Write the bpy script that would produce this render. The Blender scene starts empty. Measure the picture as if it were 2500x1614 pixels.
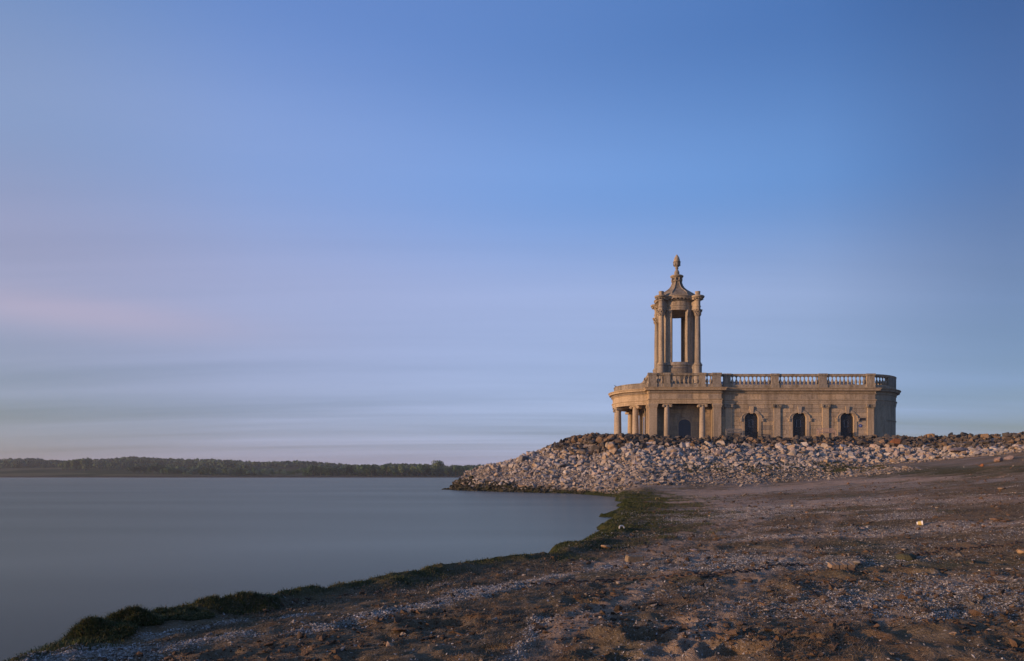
import bpy, bmesh, math, random
import numpy as np
from mathutils import Vector, Matrix, Euler

random.seed(7)
rng = np.random.default_rng(11)
R = math.radians
scn = bpy.context.scene
COL = scn.collection

# ------------------------------------------------------------------ camera, sky, sun, exposure
F = 1666.7            # focal length in photo pixels (24 mm on a 36 mm wide frame of 2500 px)
HX, HY, CH = 1410.0, 1161.0, 1.5    # principal point, camera height over the water
cam_d = bpy.data.cameras.new('camera')
cam = bpy.data.objects.new('camera', cam_d); COL.objects.link(cam)
cam.location = (0, 0, CH); cam.rotation_euler = (R(90), 0, 0)
cam_d.sensor_width = 36; cam_d.lens = 24
cam_d.shift_x = -(HX - 1250) / 2500; cam_d.shift_y = (HY - 807) / 2500
cam_d.clip_start = 0.1; cam_d.clip_end = 12000
scn.camera = cam
scn.render.resolution_x = 1024; scn.render.resolution_y = 661
scn.view_settings.view_transform = 'Standard'; scn.view_settings.look = 'None'
scn.view_settings.gamma = 1; scn.view_settings.use_curve_mapping = False
scn.view_settings.exposure = 0.55

SUN_AZ = R(201.0)      # direction to the sun, seen from +X counter-clockwise
SUN_EL = R(6.5)
sun_dir = Vector((math.cos(SUN_AZ)*math.cos(SUN_EL), math.sin(SUN_AZ)*math.cos(SUN_EL), math.sin(SUN_EL)))
sd = bpy.data.lights.new('sun', 'SUN'); sun = bpy.data.objects.new('sun', sd); COL.objects.link(sun)
sd.energy = 3.3; sd.angle = R(1.5); sd.color = (1.0, 0.61, 0.36)
sun.rotation_euler = (-sun_dir).to_track_quat('-Z', 'Y').to_euler()

world = bpy.data.worlds.new('World'); scn.world = world; world.use_nodes = True
wn = world.node_tree; wn.nodes.clear()
def N(nt, typ, **kw):
    n = nt.nodes.new(typ)
    for k, v in kw.items():
        if k in n.inputs: n.inputs[k].default_value = v
        else: setattr(n, k, v)
    return n
def L(nt, a, b): nt.links.new(a, b)
def math_n(nt, op, a, b=None, c=None, clamp=False):
    n = nt.nodes.new('ShaderNodeMath'); n.operation = op; n.use_clamp = clamp
    for i, v in enumerate((a, b, c)):
        if v is None: continue
        if isinstance(v, (int, float)): n.inputs[i].default_value = v
        else: nt.links.new(v, n.inputs[i])
    return n.outputs[0]
def ramp(nt, fac, stops, interp='LINEAR'):
    n = nt.nodes.new('ShaderNodeValToRGB'); cr = n.color_ramp; cr.interpolation = interp
    while len(cr.elements) < len(stops): cr.elements.new(0.5)
    for e, (p, c) in zip(cr.elements, stops):
        e.position = p; e.color = (*c, 1) if len(c) == 3 else c
    nt.links.new(fac, n.inputs[0]); return n.outputs[0]
def mix(nt, fac, a, b, mode='MIX'):
    n = nt.nodes.new('ShaderNodeMix'); n.data_type = 'RGBA'; n.blend_type = mode
    for i, v in ((0, fac), (6, a), (7, b)):
        if isinstance(v, (int, float)): n.inputs[i].default_value = v
        elif isinstance(v, tuple): n.inputs[i].default_value = (*v, 1) if len(v) == 3 else v
        else: nt.links.new(v, n.inputs[i])
    return n.outputs[2]
def noise(nt, vec, scale, detail=4, rough=0.55, dist=0.0, col=False):
    n = N(nt, 'ShaderNodeTexNoise', Scale=scale, Detail=detail, Roughness=rough, Distortion=dist)
    if vec is not None: nt.links.new(vec, n.inputs['Vector'])
    return n.outputs[1 if col else 0]

def build_world():
    nt = wn
    sky = N(nt, 'ShaderNodeTexSky', sky_type='NISHITA', sun_disc=False)
    sky.sun_elevation = SUN_EL
    sky.sun_rotation = math.atan2(sun_dir.x, sun_dir.y)
    sky.air_density = 1.0; sky.dust_density = 0.6; sky.ozone_density = 2.0
    tc = N(nt, 'ShaderNodeTexCoord'); sep = N(nt, 'ShaderNodeSeparateXYZ'); L(nt, tc.outputs['Generated'], sep.inputs[0])
    x, y, z = sep.outputs
    # clear-sky colour by bearing (sine of the azimuth, sun side at -1) and height; a thin streaked veil over it
    zz = math_n(nt, 'MAXIMUM', z, 0.0)
    hl = math_n(nt, 'SQRT', math_n(nt, 'ADD', math_n(nt, 'MULTIPLY', x, x), math_n(nt, 'MULTIPLY', y, y)))
    side = math_n(nt, 'MULTIPLY_ADD', math_n(nt, 'DIVIDE', x, math_n(nt, 'MAXIMUM', hl, 0.02)), 0.5, 0.5, clamp=True)
    pos = [0.0, 0.184, 0.288, 0.470, 0.665, 0.767, 1.0]
    bands = [
        (0.035, [(.09,.10,.20), (.08,.10,.225), (.165,.185,.375), (.21,.26,.50), (.13,.18,.42), (.045,.08,.28), (.03,.06,.23)]),
        (0.235, [(.25,.205,.31), (.245,.222,.358), (.275,.285,.490), (.285,.340,.60), (.215,.26,.46), (.04,.055,.19), (.02,.035,.16)]),
        (0.390, [(.18,.225,.38), (.185,.238,.410), (.205,.290,.590), (.148,.276,.617), (.082,.203,.503), (.009,.038,.2), (.008,.03,.18)]),
        (0.550, [(.12,.205,.40), (.115,.205,.430), (.110,.200,.510), (.079,.176,.458), (.030,.106,.346), (.0,.025,.159), (.0,.025,.15)]),
        (0.950, [(.07,.14,.36),]*7)]
    prev = None; pz = None
    for bz, cols in bands:
        c = ramp(nt, side, list(zip(pos, cols)), 'B_SPLINE')
        if prev is None: prev = c
        else:
            t = N(nt, 'ShaderNodeMapRange', interpolation_type='SMOOTHSTEP'); t.inputs['From Min'].default_value = pz; t.inputs['From Max'].default_value = bz
            L(nt, zz, t.inputs['Value']); prev = mix(nt, t.outputs[0], prev, c)
        pz = bz
    den = math_n(nt, 'ADD', zz, 0.06)
    cv = N(nt, 'ShaderNodeCombineXYZ')
    L(nt, math_n(nt, 'DIVIDE', x, den), cv.inputs[0]); L(nt, math_n(nt, 'DIVIDE', y, den), cv.inputs[1])
    mp = N(nt, 'ShaderNodeMapping'); mp.inputs['Scale'].default_value = (0.10, 0.62, 1); mp.inputs['Rotation'].default_value = (0, 0, R(-6))
    L(nt, cv.outputs[0], mp.inputs[0])
    n1 = noise(nt, mp.outputs[0], 1.5, 5, 0.55, 0.3); n2 = noise(nt, mp.outputs[0], 0.45, 3, 0.5, 0.2)
    nn = math_n(nt, 'ADD', math_n(nt, 'MULTIPLY', n1, 0.55), math_n(nt, 'MULTIPLY', n2, 0.45))
    streak = math_n(nt, 'MULTIPLY', math_n(nt, 'SUBTRACT', nn, 0.5), ramp(nt, zz, [(0.0, (0.5,)*3), (0.035, (2.2,)*3), (0.075, (2.6,)*3), (0.11, (1.5,)*3), (0.16, (0.9,)*3), (0.32, (0.65,)*3), (0.7, (0.35,)*3)]))
    rgbv = N(nt, 'ShaderNodeCombineXYZ')
    for i, k in enumerate((1.45, 1.30, 1.05)): L(nt, math_n(nt, 'MULTIPLY_ADD', streak, k, 1.0), rgbv.inputs[i])
    custom = mix(nt, 1.0, prev, rgbv.outputs[0], 'MULTIPLY')
    # one soft pink wisp low on the sun side
    ga = math_n(nt, 'POWER', math_n(nt, 'DIVIDE', math_n(nt, 'SUBTRACT', side, 0.195), 0.085), 2.0)
    gb = math_n(nt, 'POWER', math_n(nt, 'DIVIDE', math_n(nt, 'SUBTRACT', zz, math_n(nt, 'MULTIPLY_ADD', n1, 0.03, 0.172)), 0.022), 2.0)
    wisp = math_n(nt, 'EXPONENT', math_n(nt, 'MULTIPLY', math_n(nt, 'ADD', math_n(nt, 'ABSOLUTE', ga), math_n(nt, 'ABSOLUTE', gb)), -1.0))
    custom = mix(nt, math_n(nt, 'MULTIPLY', wisp, 0.45), custom, (.44, .30, .40))
    # physical sky keeps a share of the light and of the gradient
    bg1 = N(nt, 'ShaderNodeBackground', Strength=0.05); L(nt, sky.outputs[0], bg1.inputs[0])
    bg2 = N(nt, 'ShaderNodeBackground', Strength=0.683); L(nt, custom, bg2.inputs[0])
    add = N(nt, 'ShaderNodeAddShader'); L(nt, bg1.outputs[0], add.inputs[0]); L(nt, bg2.outputs[0], add.inputs[1])
    out = N(nt, 'ShaderNodeOutputWorld'); L(nt, add.outputs[0], out.inputs[0])
build_world()

# ------------------------------------------------------------------ helpers
class MB:
    def __init__(s): s.v = []; s.f = []; s.sm = []
    def add(s, vs, fs, smooth=False):
        o = len(s.v); s.v += [tuple(p) for p in vs]
        for f in fs: s.f.append(tuple(i + o for i in f)); s.sm.append(smooth)
    def box(s, x0, x1, y0, y1, z0, z1, taper=0.0):
        t = taper
        s.add([(x0, y0, z0), (x1, y0, z0), (x1, y1, z0), (x0, y1, z0), (x0+t, y0+t, z1), (x1-t, y0+t, z1), (x1-t, y1-t, z1), (x0+t, y1-t, z1)],
              [(0, 3, 2, 1), (4, 5, 6, 7), (0, 1, 5, 4), (1, 2, 6, 5), (2, 3, 7, 6), (3, 0, 4, 7)])
    def obox(s, c, hx, hy, hz, M3):
        vs = [Vector(c) + M3 @ Vector((a*hx, b*hy, d*hz)) for a, b, d in ((-1,-1,-1),(1,-1,-1),(1,1,-1),(-1,1,-1),(-1,-1,1),(1,-1,1),(1,1,1),(-1,1,1))]
        s.add(vs, [(0, 3, 2, 1), (4, 5, 6, 7), (0, 1, 5, 4), (1, 2, 6, 5), (2, 3, 7, 6), (3, 0, 4, 7)])
    def lathe(s, prof, n=24, cx=0, cy=0, a0=0, a1=None, smooth=True, cap=True):
        full = a1 is None
        if full: a1 = a0 + 2*math.pi
        k = n if full else n + 1
        vs = []
        for r, z in prof:
            for i in range(k):
                a = a0 + (a1-a0)*i/n
                vs.append((cx + r*math.cos(a), cy + r*math.sin(a), z))
        fs = []
        for j in range(len(prof)-1):
            for i in range(n):
                i2 = (i+1) % k
                fs.append((j*k+i, j*k+i2, (j+1)*k+i2, (j+1)*k+i))
        s.add(vs, fs, smooth)
        if cap and full:
            if prof[0][0] > 1e-4: s.add([vs[i] for i in range(k)], [tuple(reversed(range(k)))])
            if prof[-1][0] > 1e-4: s.add(vs[-k:], [tuple(range(k))])
        if not full:
            m = len(prof)
            s.add([vs[j*k] for j in range(m)], [tuple(range(m))]); s.add([vs[j*k+k-1] for j in range(m)], [tuple(reversed(range(m)))])
    def tube(s, pts, r, n=6, smooth=True, closed=False):
        vs = []; m = len(pts)
        P = [Vector(p) for p in pts]
        for i, p in enumerate(P):
            if closed: d = P[(i+1) % m] - P[i-1]
            else: d = P[min(i+1, m-1)] - P[max(i-1, 0)]
            d.normalize(); u = d.orthogonal().normalized() if abs(d.z) > 0.98 else d.cross(Vector((0, 0, 1))).normalized(); w = d.cross(u)
            rr = r[i] if isinstance(r, (list, tuple)) else r
            for k in range(n):
                a = 2*math.pi*k/n; vs.append(p + u*math.cos(a)*rr + w*math.sin(a)*rr)
        fs = []
        for i in range(m if closed else m-1):
            for k in range(n):
                j = (i+1) % m
                fs.append((i*n+k, i*n+(k+1) % n, j*n+(k+1) % n, j*n+k))
        if not closed: fs += [tuple(reversed(range(n))), tuple(range((m-1)*n, m*n))]
        s.add(vs, fs, smooth)
    def sweep(s, path, prof, smooth=False):
        """profile (offset outward, z) along an open plan path; outward is to the right of travel"""
        P = [Vector((p[0], p[1])) for p in path]; m = len(P); k = len(prof); vs = []
        for i in range(m):
            ns = []
            if i > 0: d = (P[i]-P[i-1]).normalized(); ns.append(Vector((d.y, -d.x)))
            if i < m-1: d = (P[i+1]-P[i]).normalized(); ns.append(Vector((d.y, -d.x)))
            nrm = sum(ns, Vector((0, 0))).normalized(); nrm = nrm / max(0.3, nrm.dot(ns[0]))
            for o, z in prof: vs.append((P[i].x + nrm.x*o, P[i].y + nrm.y*o, z))
        fs = []
        for i in range(m-1):
            for j in range(k):
                j2 = (j+1) % k
                fs.append((i*k+j, (i+1)*k+j, (i+1)*k+j2, i*k+j2))
        s.add(vs, fs, smooth)
        s.add(vs[:k], [tuple(range(k))]); s.add(vs[-k:], [tuple(reversed(range(k)))])
    def mesh(s, name):
        me = bpy.data.meshes.new(name); me.from_pydata(s.v, [], s.f); me.update()
        me.polygons.foreach_set('use_smooth', s.sm)
        bm = bmesh.new(); bm.from_mesh(me); bmesh.ops.remove_doubles(bm, verts=bm.verts[:], dist=1e-5); bmesh.ops.recalc_face_normals(bm, faces=bm.faces[:]); bm.to_mesh(me); bm.free()
        if any(s.sm): me.set_sharp_from_angle(angle=R(32))
        return me
    def build(s, name, mat, parent=None, loc=None, kind=None):
        return mkobj(name, s.mesh(name), mat, parent, loc, kind)

def mkobj(name, me, mat, parent=None, loc=None, kind=None):
    o = bpy.data.objects.new(name, me); COL.objects.link(o)
    if mat is not None and not me.materials: me.materials.append(mat)
    if parent is not None: o.parent = parent
    if loc is not None: o.location = loc
    if kind: o['kind'] = kind
    return o
def empty(name, loc=(0, 0, 0), rz=0):
    o = bpy.data.objects.new(name, None); COL.objects.link(o); o.location = loc; o.rotation_euler.z = rz
    o.empty_display_size = 0.2
    return o
def tag(o, label, cat, group=None):
    o['label'] = label; o['category'] = cat
    if group: o['group'] = group
    return o
def copy_tree(o, parent=None):
    c = o.copy(); COL.objects.link(c)
    if parent is not None: c.parent = parent
    for ch in list(o.children): copy_tree(ch, c)
    return c
def np_mesh(name, V, FC, mat, smooth=False, attrs=None, kind=None, parent=None):
    me = bpy.data.meshes.new(name)
    k = FC.shape[1]
    me.vertices.add(len(V)); me.vertices.foreach_set('co', V.astype(np.float32).ravel())
    me.loops.add(FC.size); me.loops.foreach_set('vertex_index', FC.astype(np.int32).ravel())
    me.polygons.add(len(FC)); me.polygons.foreach_set('loop_start', np.arange(0, FC.size, k, dtype=np.int32))
    me.polygons.foreach_set('loop_total', np.full(len(FC), k, dtype=np.int32))
    me.polygons.foreach_set('use_smooth', np.full(len(FC), smooth))
    me.update()
    for an, (tp, dat) in (attrs or {}).items():
        a = me.attributes.new(an, tp, 'POINT')
        a.data.foreach_set('value' if tp == 'FLOAT' else 'color', dat.astype(np.float32).ravel())
    return mkobj(name, me, mat, parent, None, kind)

# lattice noise in numpy
_lat = rng.random((256, 256))
def vnoise(x, y, seed=0):
    x = np.asarray(x, float) + seed*17.37; y = np.asarray(y, float) + seed*9.71
    xi = np.floor(x).astype(int); yi = np.floor(y).astype(int); fx = x-xi; fy = y-yi
    fx = fx*fx*(3-2*fx); fy = fy*fy*(3-2*fy)
    a = _lat[xi & 255, yi & 255]; b = _lat[(xi+1) & 255, yi & 255]; c = _lat[xi & 255, (yi+1) & 255]; d = _lat[(xi+1) & 255, (yi+1) & 255]
    return (a*(1-fx)+b*fx)*(1-fy) + (c*(1-fx)+d*fx)*fy
def fbm(x, y, oct=4, seed=0, gain=0.5):
    t = 0; amp = 1; tot = 0
    for i in range(oct):
        c, s_ = math.cos(0.6*i+.3), math.sin(0.6*i+.3)
        t = t + amp*vnoise((x*c - y*s_)*2**i, (x*s_ + y*c)*2**i, seed+i*3.1); tot += amp; amp *= gain
    return t/tot

# ------------------------------------------------------------------ materials
def new_mat(name):
    m = bpy.data.materials.new(name); m.use_nodes = True; nt = m.node_tree; nt.nodes.clear()
    b = N(nt, 'ShaderNodeBsdfPrincipled'); o = N(nt, 'ShaderNodeOutputMaterial'); L(nt, b.outputs[0], o.inputs[0])
    return m, nt, b
def bump(nt, b, h, strength=0.5, dist=0.02):
    n = N(nt, 'ShaderNodeBump', Strength=strength, Distance=dist); L(nt, h, n.inputs['Height']); L(nt, n.outputs[0], b.inputs['Normal'])
def wpos(nt): return N(nt, 'ShaderNodeNewGeometry').outputs['Position']

def mat_stone(name, c=(0.40, 0.325, 0.235), dark=0.45, vary=0.25, streak=True, rough=0.9):
    m, nt, b = new_mat(name); P = wpos(nt)
    r = N(nt, 'ShaderNodeObjectInfo').outputs['Random']
    n1 = noise(nt, P, 0.9, 5, 0.6, 0.4); n2 = noise(nt, P, 7, 5, 0.65); n3 = noise(nt, P, 40, 3, 0.6)
    col = mix(nt, math_n(nt, 'MULTIPLY', n1, 0.9, clamp=True), tuple(x*1.12 for x in c), (c[0]*0.82, c[1]*0.85, c[2]*0.84))
    st = ramp(nt, n2, [(0.42, (0,)*3), (0.72, (1,)*3)])
    col = mix(nt, math_n(nt, 'MULTIPLY', st, dark), col, (c[0]*0.42, c[1]*0.42, c[2]*0.42))
    if streak:
        mp = N(nt, 'ShaderNodeMapping'); mp.inputs['Scale'].default_value = (1.6, 1.6, 0.22); L(nt, P, mp.inputs[0])
        s = ramp(nt, noise(nt, mp.outputs[0], 1.3, 5, 0.7), [(0.46, (0,)*3), (0.64, (1,)*3)])
        col = mix(nt, math_n(nt, 'MULTIPLY', s, dark*0.9), col, (c[0]*0.38, c[1]*0.37, c[2]*0.34))
    fac = math_n(nt, 'MULTIPLY_ADD', r, vary, 1.0-vary*0.55)
    hsv = N(nt, 'ShaderNodeHueSaturation'); L(nt, col, hsv.inputs['Color']); L(nt, fac, hsv.inputs['Value'])
    L(nt, math_n(nt, 'MULTIPLY_ADD', r, 0.35, 0.82), hsv.inputs['Saturation'])
    L(nt, hsv.outputs[0], b.inputs['Base Color']); b.inputs['Roughness'].default_value = rough
    b.inputs['Specular IOR Level'].default_value = 0.25
    h = math_n(nt, 'ADD', math_n(nt, 'MULTIPLY', n2, 0.6), math_n(nt, 'MULTIPLY', n3, 0.4))
    bump(nt, b, h, 0.55, 0.03); return m
def mat_flat(name, c, rough=0.8, metal=0.0, nscale=8, amt=0.35, bmp=0.2):
    m, nt, b = new_mat(name); P = wpos(nt); n = noise(nt, P, nscale, 4, 0.6)
    col = mix(nt, n, tuple(x*(1+amt) for x in c), tuple(x*(1-amt) for x in c))
    L(nt, col, b.inputs['Base Color']); b.inputs['Roughness'].default_value = rough; b.inputs['Metallic'].default_value = metal
    if bmp: bump(nt, b, n, bmp, 0.02)
    return m
def mat_rock(name, cols, from_attr, scale=5):
    m, nt, b = new_mat(name)
    P = wpos(nt)
    r = N(nt, 'ShaderNodeAttribute', attribute_name='rnd').outputs['Fac'] if from_attr else N(nt, 'ShaderNodeObjectInfo').outputs['Random']
    k = len(cols)
    base = ramp(nt, r, [(i/(k-1)*0.999, c) for i, c in enumerate(cols)])
    n1 = noise(nt, P, scale, 5, 0.65); n2 = noise(nt, P, scale*7, 3, 0.6)
    c2 = mix(nt, math_n(nt, 'MULTIPLY', ramp(nt, n1, [(0.38, (0,)*3), (0.68, (1,)*3)]), 0.55), base, mix(nt, 1.0, base, (0.42, 0.40, 0.38), 'MULTIPLY'))
    L(nt, c2, b.inputs['Base Color']); b.inputs['Roughness'].default_value = 0.92; b.inputs['Specular IOR Level'].default_value = 0.2
    bump(nt, b, math_n(nt, 'ADD', n1, math_n(nt, 'MULTIPLY', n2, 0.4)), 0.7, 0.06); return m

M = {}
M['stone'] = mat_stone('limestone', (0.45, 0.355, 0.25), 0.6)
M['block'] = mat_stone('limestone_ashlar', (0.45, 0.355, 0.25), 0.70, 0.5)
M['parapet'] = mat_stone('weathered_limestone', (0.35, 0.295, 0.225), 0.9, 0.4)
M['tower'] = mat_stone('tower_limestone', (0.40, 0.33, 0.245), 0.85, 0.35)
M['towerroof'] = mat_stone('lichened_roof_stone', (0.26, 0.22, 0.17), 0.9, 0.2)
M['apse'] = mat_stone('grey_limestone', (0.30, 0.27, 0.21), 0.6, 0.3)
M['lead'] = mat_flat('roof_lead', (0.12, 0.125, 0.13), 0.6)
M['glass'] = mat_flat('dark_glass', (0.012, 0.013, 0.016), 0.25, bmp=0)
M['iron'] = mat_flat('iron', (0.045, 0.045, 0.05), 0.5)
M['ltframe'] = mat_flat('pale_frame', (0.5, 0.5, 0.52), 0.6)
M['wood'] = mat_flat('weathered_wood', (0.36, 0.26, 0.22), 0.85, nscale=20)
M['greywood'] = mat_flat('grey_wood', (0.17, 0.17, 0.17), 0.85, nscale=20)
pale_cols = [(0.24, 0.215, 0.19), (0.40, 0.355, 0.31), (0.31, 0.28, 0.255), (0.47, 0.41, 0.35), (0.36, 0.34, 0.33), (0.44, 0.33, 0.22), (0.38, 0.34, 0.30)]
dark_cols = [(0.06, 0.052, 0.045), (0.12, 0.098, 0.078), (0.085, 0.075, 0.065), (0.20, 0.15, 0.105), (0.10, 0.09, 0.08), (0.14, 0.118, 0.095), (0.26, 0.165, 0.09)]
M['rock_pale'] = mat_rock('pale_rock', pale_cols, False)
M['rock_dark'] = mat_rock('dark_rock', dark_cols, False)
M['rubble_pale'] = mat_rock('pale_rubble', pale_cols, True)
M['rubble_dark'] = mat_rock('dark_rubble', dark_cols, True)
M['rock_wet'] = mat_rock('wet_rubble', [(0.03, 0.03, 0.018), (0.06, 0.052, 0.035), (0.025, 0.03, 0.012), (0.08, 0.065, 0.045)], True)
M['pebble'] = mat_rock('pebble', [(0.22, 0.19, 0.165), (0.36, 0.31, 0.265), (0.28, 0.25, 0.22), (0.42, 0.36, 0.30), (0.16, 0.14, 0.12), (0.38, 0.27, 0.18)], True, 12)
M['shell'] = mat_rock('shell', [(0.28, 0.25, 0.21), (0.62, 0.60, 0.57), (0.42, 0.38, 0.33), (0.74, 0.73, 0.71), (0.20, 0.17, 0.13)], True, 30)
M['clod'] = mat_rock('clod', [(0.10, 0.07, 0.045), (0.16, 0.10, 0.06), (0.07, 0.055, 0.04)], True, 14)

# ------------------------------------------------------------------ terrain
SHORE = [(-40, -30), (-9.0, -4), (-5.0, 2.0), (-4.15, 4.6), (-4.25, 5.3), (-4.33, 6.0), (-4.20, 6.7), (-3.90, 7.45), (-3.28, 8.05), (-2.58, 9.2), (-1.95, 10.6), (-0.66, 12.1),
         (0.42, 16.0), (1.25, 22.5), (2.25, 30), (2.95, 38.5), (2.8, 45.5), (1.6, 51), (-0.4, 56.6), (-5.5, 61.5), (-10.3, 67), (-13.9, 73.0), (-13.0, 80), (-9, 88), (0, 95),
         (20, 100), (60, 98), (120, 90), (300, 90), (300, -30)]
CREST = [(0.2, 84), (-0.6, 78), (-0.5, 73), (1.6, 69.6), (6, 68.2), (20, 67.6), (29, 67.0), (34, 65.0), (39, 61.5), (44, 58.5), (60, 50), (120, 30), (120, 84)]
def sdist(x, y, poly):
    """signed distance to a closed polygon, positive inside"""
    d = np.full(x.shape, 1e18); inside = np.zeros(x.shape, bool); n = len(poly)
    for i in range(n):
        ax, ay = poly[i]; bx, by = poly[(i+1) % n]
        ex, ey = bx-ax, by-ay
        t = np.clip(((x-ax)*ex + (y-ay)*ey)/(ex*ex+ey*ey), 0, 1)
        dd = (x-ax-t*ex)**2 + (y-ay-t*ey)**2; d = np.minimum(d, dd)
        c = (ay > y) != (by > y)
        xi = ex*(y-ay)/(ey if ey != 0 else 1e-9) + ax
        inside ^= c & (x < xi)
    d = np.sqrt(d); return np.where(inside, d, -d)
PAD = 5.12
def base_height(x, y):
    s = sdist(x, y, SHORE)
    wob = (fbm(x*0.9, y*0.35, 4, 5)-0.5)*np.clip(np.hypot(x, y)*0.05, 0.12, 1.0)*1.1
    wob = wob + (vnoise(x*0.3, y*2.2, 6)-0.5)*np.interp(y, [10, 16, 24, 42, 50], [0, .5, 1.3, 1.5, 0])
    s = s + wob
    t = -sdist(x, y, CREST) + (fbm(x*0.35, y*0.35, 3, 21)-0.5)*1.2
    sp = np.maximum(s, 0)
    g = 0.05*sp + 0.0015*sp*sp
    g = g + 0.09*(1-np.exp(-sp/0.18))*np.exp(-sp/6)
    g = np.minimum(g, 3.6 + 0.01*sp)
    prof = np.interp(t, [-5, -0.6, 0, 1.8, 3.3, 7, 10.8, 14.5, 20, 30], [PAD, 5.08, 4.95, 4.5, 3.95, 2.85, 2.1, 1.35, 0.7, 0])
    k = 0.25
    prof = prof + .30*np.interp(x, [4.5, 9], [1, 0])*np.interp(t, [-2.2, -.8, 0.3, 2.5], [0, 1, 1, 0])
    h = np.maximum(k-np.abs(g-prof), 0)/k
    z = np.maximum(g, prof) + h*h*k*0.25
    cap = np.interp(x, [-12, -7, -1, 1.5, 4], [.9, .62, .40, .36, .34])
    z = np.minimum(z, cap*s*(1+0.10*np.maximum(s-7, 0)))
    z = np.where(s < 0, np.maximum(s*0.22, -2.5), z)
    return z, s, t
def rel(x, y, z, s, t):
    """uneven trampled mud: hummocks, hollows, ridges along the shore"""
    on = np.clip(s/0.5, 0, 1)*np.clip((t-3)/4, 0, 1)
    d = np.hypot(x, y)
    rlf = (fbm(x*1.3, y*0.8, 4, 31)-0.5)*0.05
    h2 = fbm(x*3.6, y*2.4, 4, 44)
    rlf += (np.abs(h2-0.5)*-0.075 + 0.01)
    hum = np.clip(fbm(x*2.2+3, y*1.6, 3, 51)-0.56, 0, 1)*0.15
    rlf += hum*np.clip(1.3-0.05*d, 0.15, 1)*np.clip((x+2.2)/2.5, 0.35, 1.3)
    rlf += (fbm(x*9, y*7, 5, 61, .65)-0.5)*0.060*np.clip(1.4-d*0.05, 0.2, 1)
    z = z + rlf*on*(0.6+0.4*np.clip(s/4, 0, 1))
    # soft mats of water weed along the bank
    w = np.exp(-((s-0.30)/np.interp(y, [0, 12, 20, 40], [.34, .34, .7, 1.2]))**2)*np.clip(1.25-d*0.012, 0.4, 1)
    z = z + w*(0.03+np.interp(y, [8, 13], [.22, .20])*np.clip(fbm(x*3.1, y*2.6, 5, 71, .6)-0.30, 0, 1))*np.clip(s/0.1, 0, 1)
    return z
DENTS = []     # (x, y, radius_x, radius_y, depth, angle)
def add_dents(x, y, z):
    for (cx, cy, rx, ry, dp, an) in DENTS:
        m = (np.abs(x-cx) < 3*max(rx, ry)) & (np.abs(y-cy) < 3*max(rx, ry))
        if not m.any(): continue
        dx = x[m]-cx; dy = y[m]-cy; c, s_ = math.cos(an), math.sin(an)
        u = (dx*c+dy*s_)/rx; v = (-dx*s_+dy*c)/ry; q = u*u+v*v
        if dp > 0: z[m] += -dp*np.exp(-q**1.6) + dp*0.32*np.exp(-(np.sqrt(q)-1.45)**2*7)
        else: z[m] += -dp*(0.75 if cx < -2 else 0.42)*np.exp(-q**1.2)*(0.35+1.3*fbm(x[m]*7, y[m]*7, 3, 8))
    return z
def height(x, y, dents=True):
    x = np.atleast_1d(np.asarray(x, float)); y = np.atleast_1d(np.asarray(y, float))
    z, s, t = base_height(x, y); z = rel(x, y, z, s, t)
    if dents: z = add_dents(x, y, z)
    return z
def gp(px, py, ymin=2.5, ymax=66):
    """where the sight line through a photo pixel meets the ground"""
    Y = np.geomspace(ymin, ymax, 900)
    X = (px-HX)/F*Y; Z = CH + (HY-py)/F*Y
    g = height(X, Y, False); i = np.argmax(g >= Z)
    return float(X[i]), float(Y[i]), float(g[i])

for (px, py, rx, ry, dp) in [(1590, 1562, .17, .13, .13), (1640, 1598, .12, .08, .10), (1712, 1580, .12, .09, .10), (1475, 1492, .16, .12, .05), (1110, 1518, .32, .12, .07),
                             (1060, 1525, .25, .10, .05), (2215, 1402, .2, .16, .10), (1445, 1548, .09, .07, .06), (1660, 1518, .12, .09, .07), (1790, 1603, .17, .10, .10), (1850, 1550, .12, .09, .07),
                             (1520, 1610, .10, .08, .06), (1760, 1548, .09, .08, .06), (1180, 1590, .2, .10, .05), (1430, 1470, .2, .1, .05), (1960, 1570, .10, .08, .08), (1690, 1495, .10, .07, .05)]:
    p = gp(px, py); DENTS.append((p[0], p[1], rx, ry, dp, random.uniform(-.5, .5)))
for (px, py, rx, ry, dp) in [(1530, 1556, .13, .08, -.09), (1930, 1600, .25, .2, -.08), (2010, 1472, .16, .10, -.06), (2020, 1560, .2, .15, -.09), (2140, 1560, .16, .12, -.09),
                             (2300, 1540, .2, .12, -.08), (2270, 1590, .16, .12, -.08), (2420, 1580, .2, .15, -.07), (1740, 1505, .2, .1, -.05)]:
    p = gp(px, py); DENTS.append((p[0], p[1], rx, ry, dp, random.uniform(-.4, .4)))
DENTS += [(-3.93, 6.05, .16, .13, -.26, 0), (-4.00, 5.75, .28, .13, -.12, .2), (-3.45, 6.95, .42, .14, -.12, .3)]
for i in range(260):
    yy = 3.2 + 14*random.random()**1.6; xx = random.uniform(-0.9, 0.85)*yy
    if sdist(np.array([xx]), np.array([yy]), SHORE)[0] < 1.0: continue
    r = random.uniform(.05, .14)
    DENTS.append((xx, yy, r*random.uniform(1, 1.6), r, random.choice([1, 1, -0.8])*random.uniform(.012, .038), random.uniform(-3, 3)))

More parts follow.
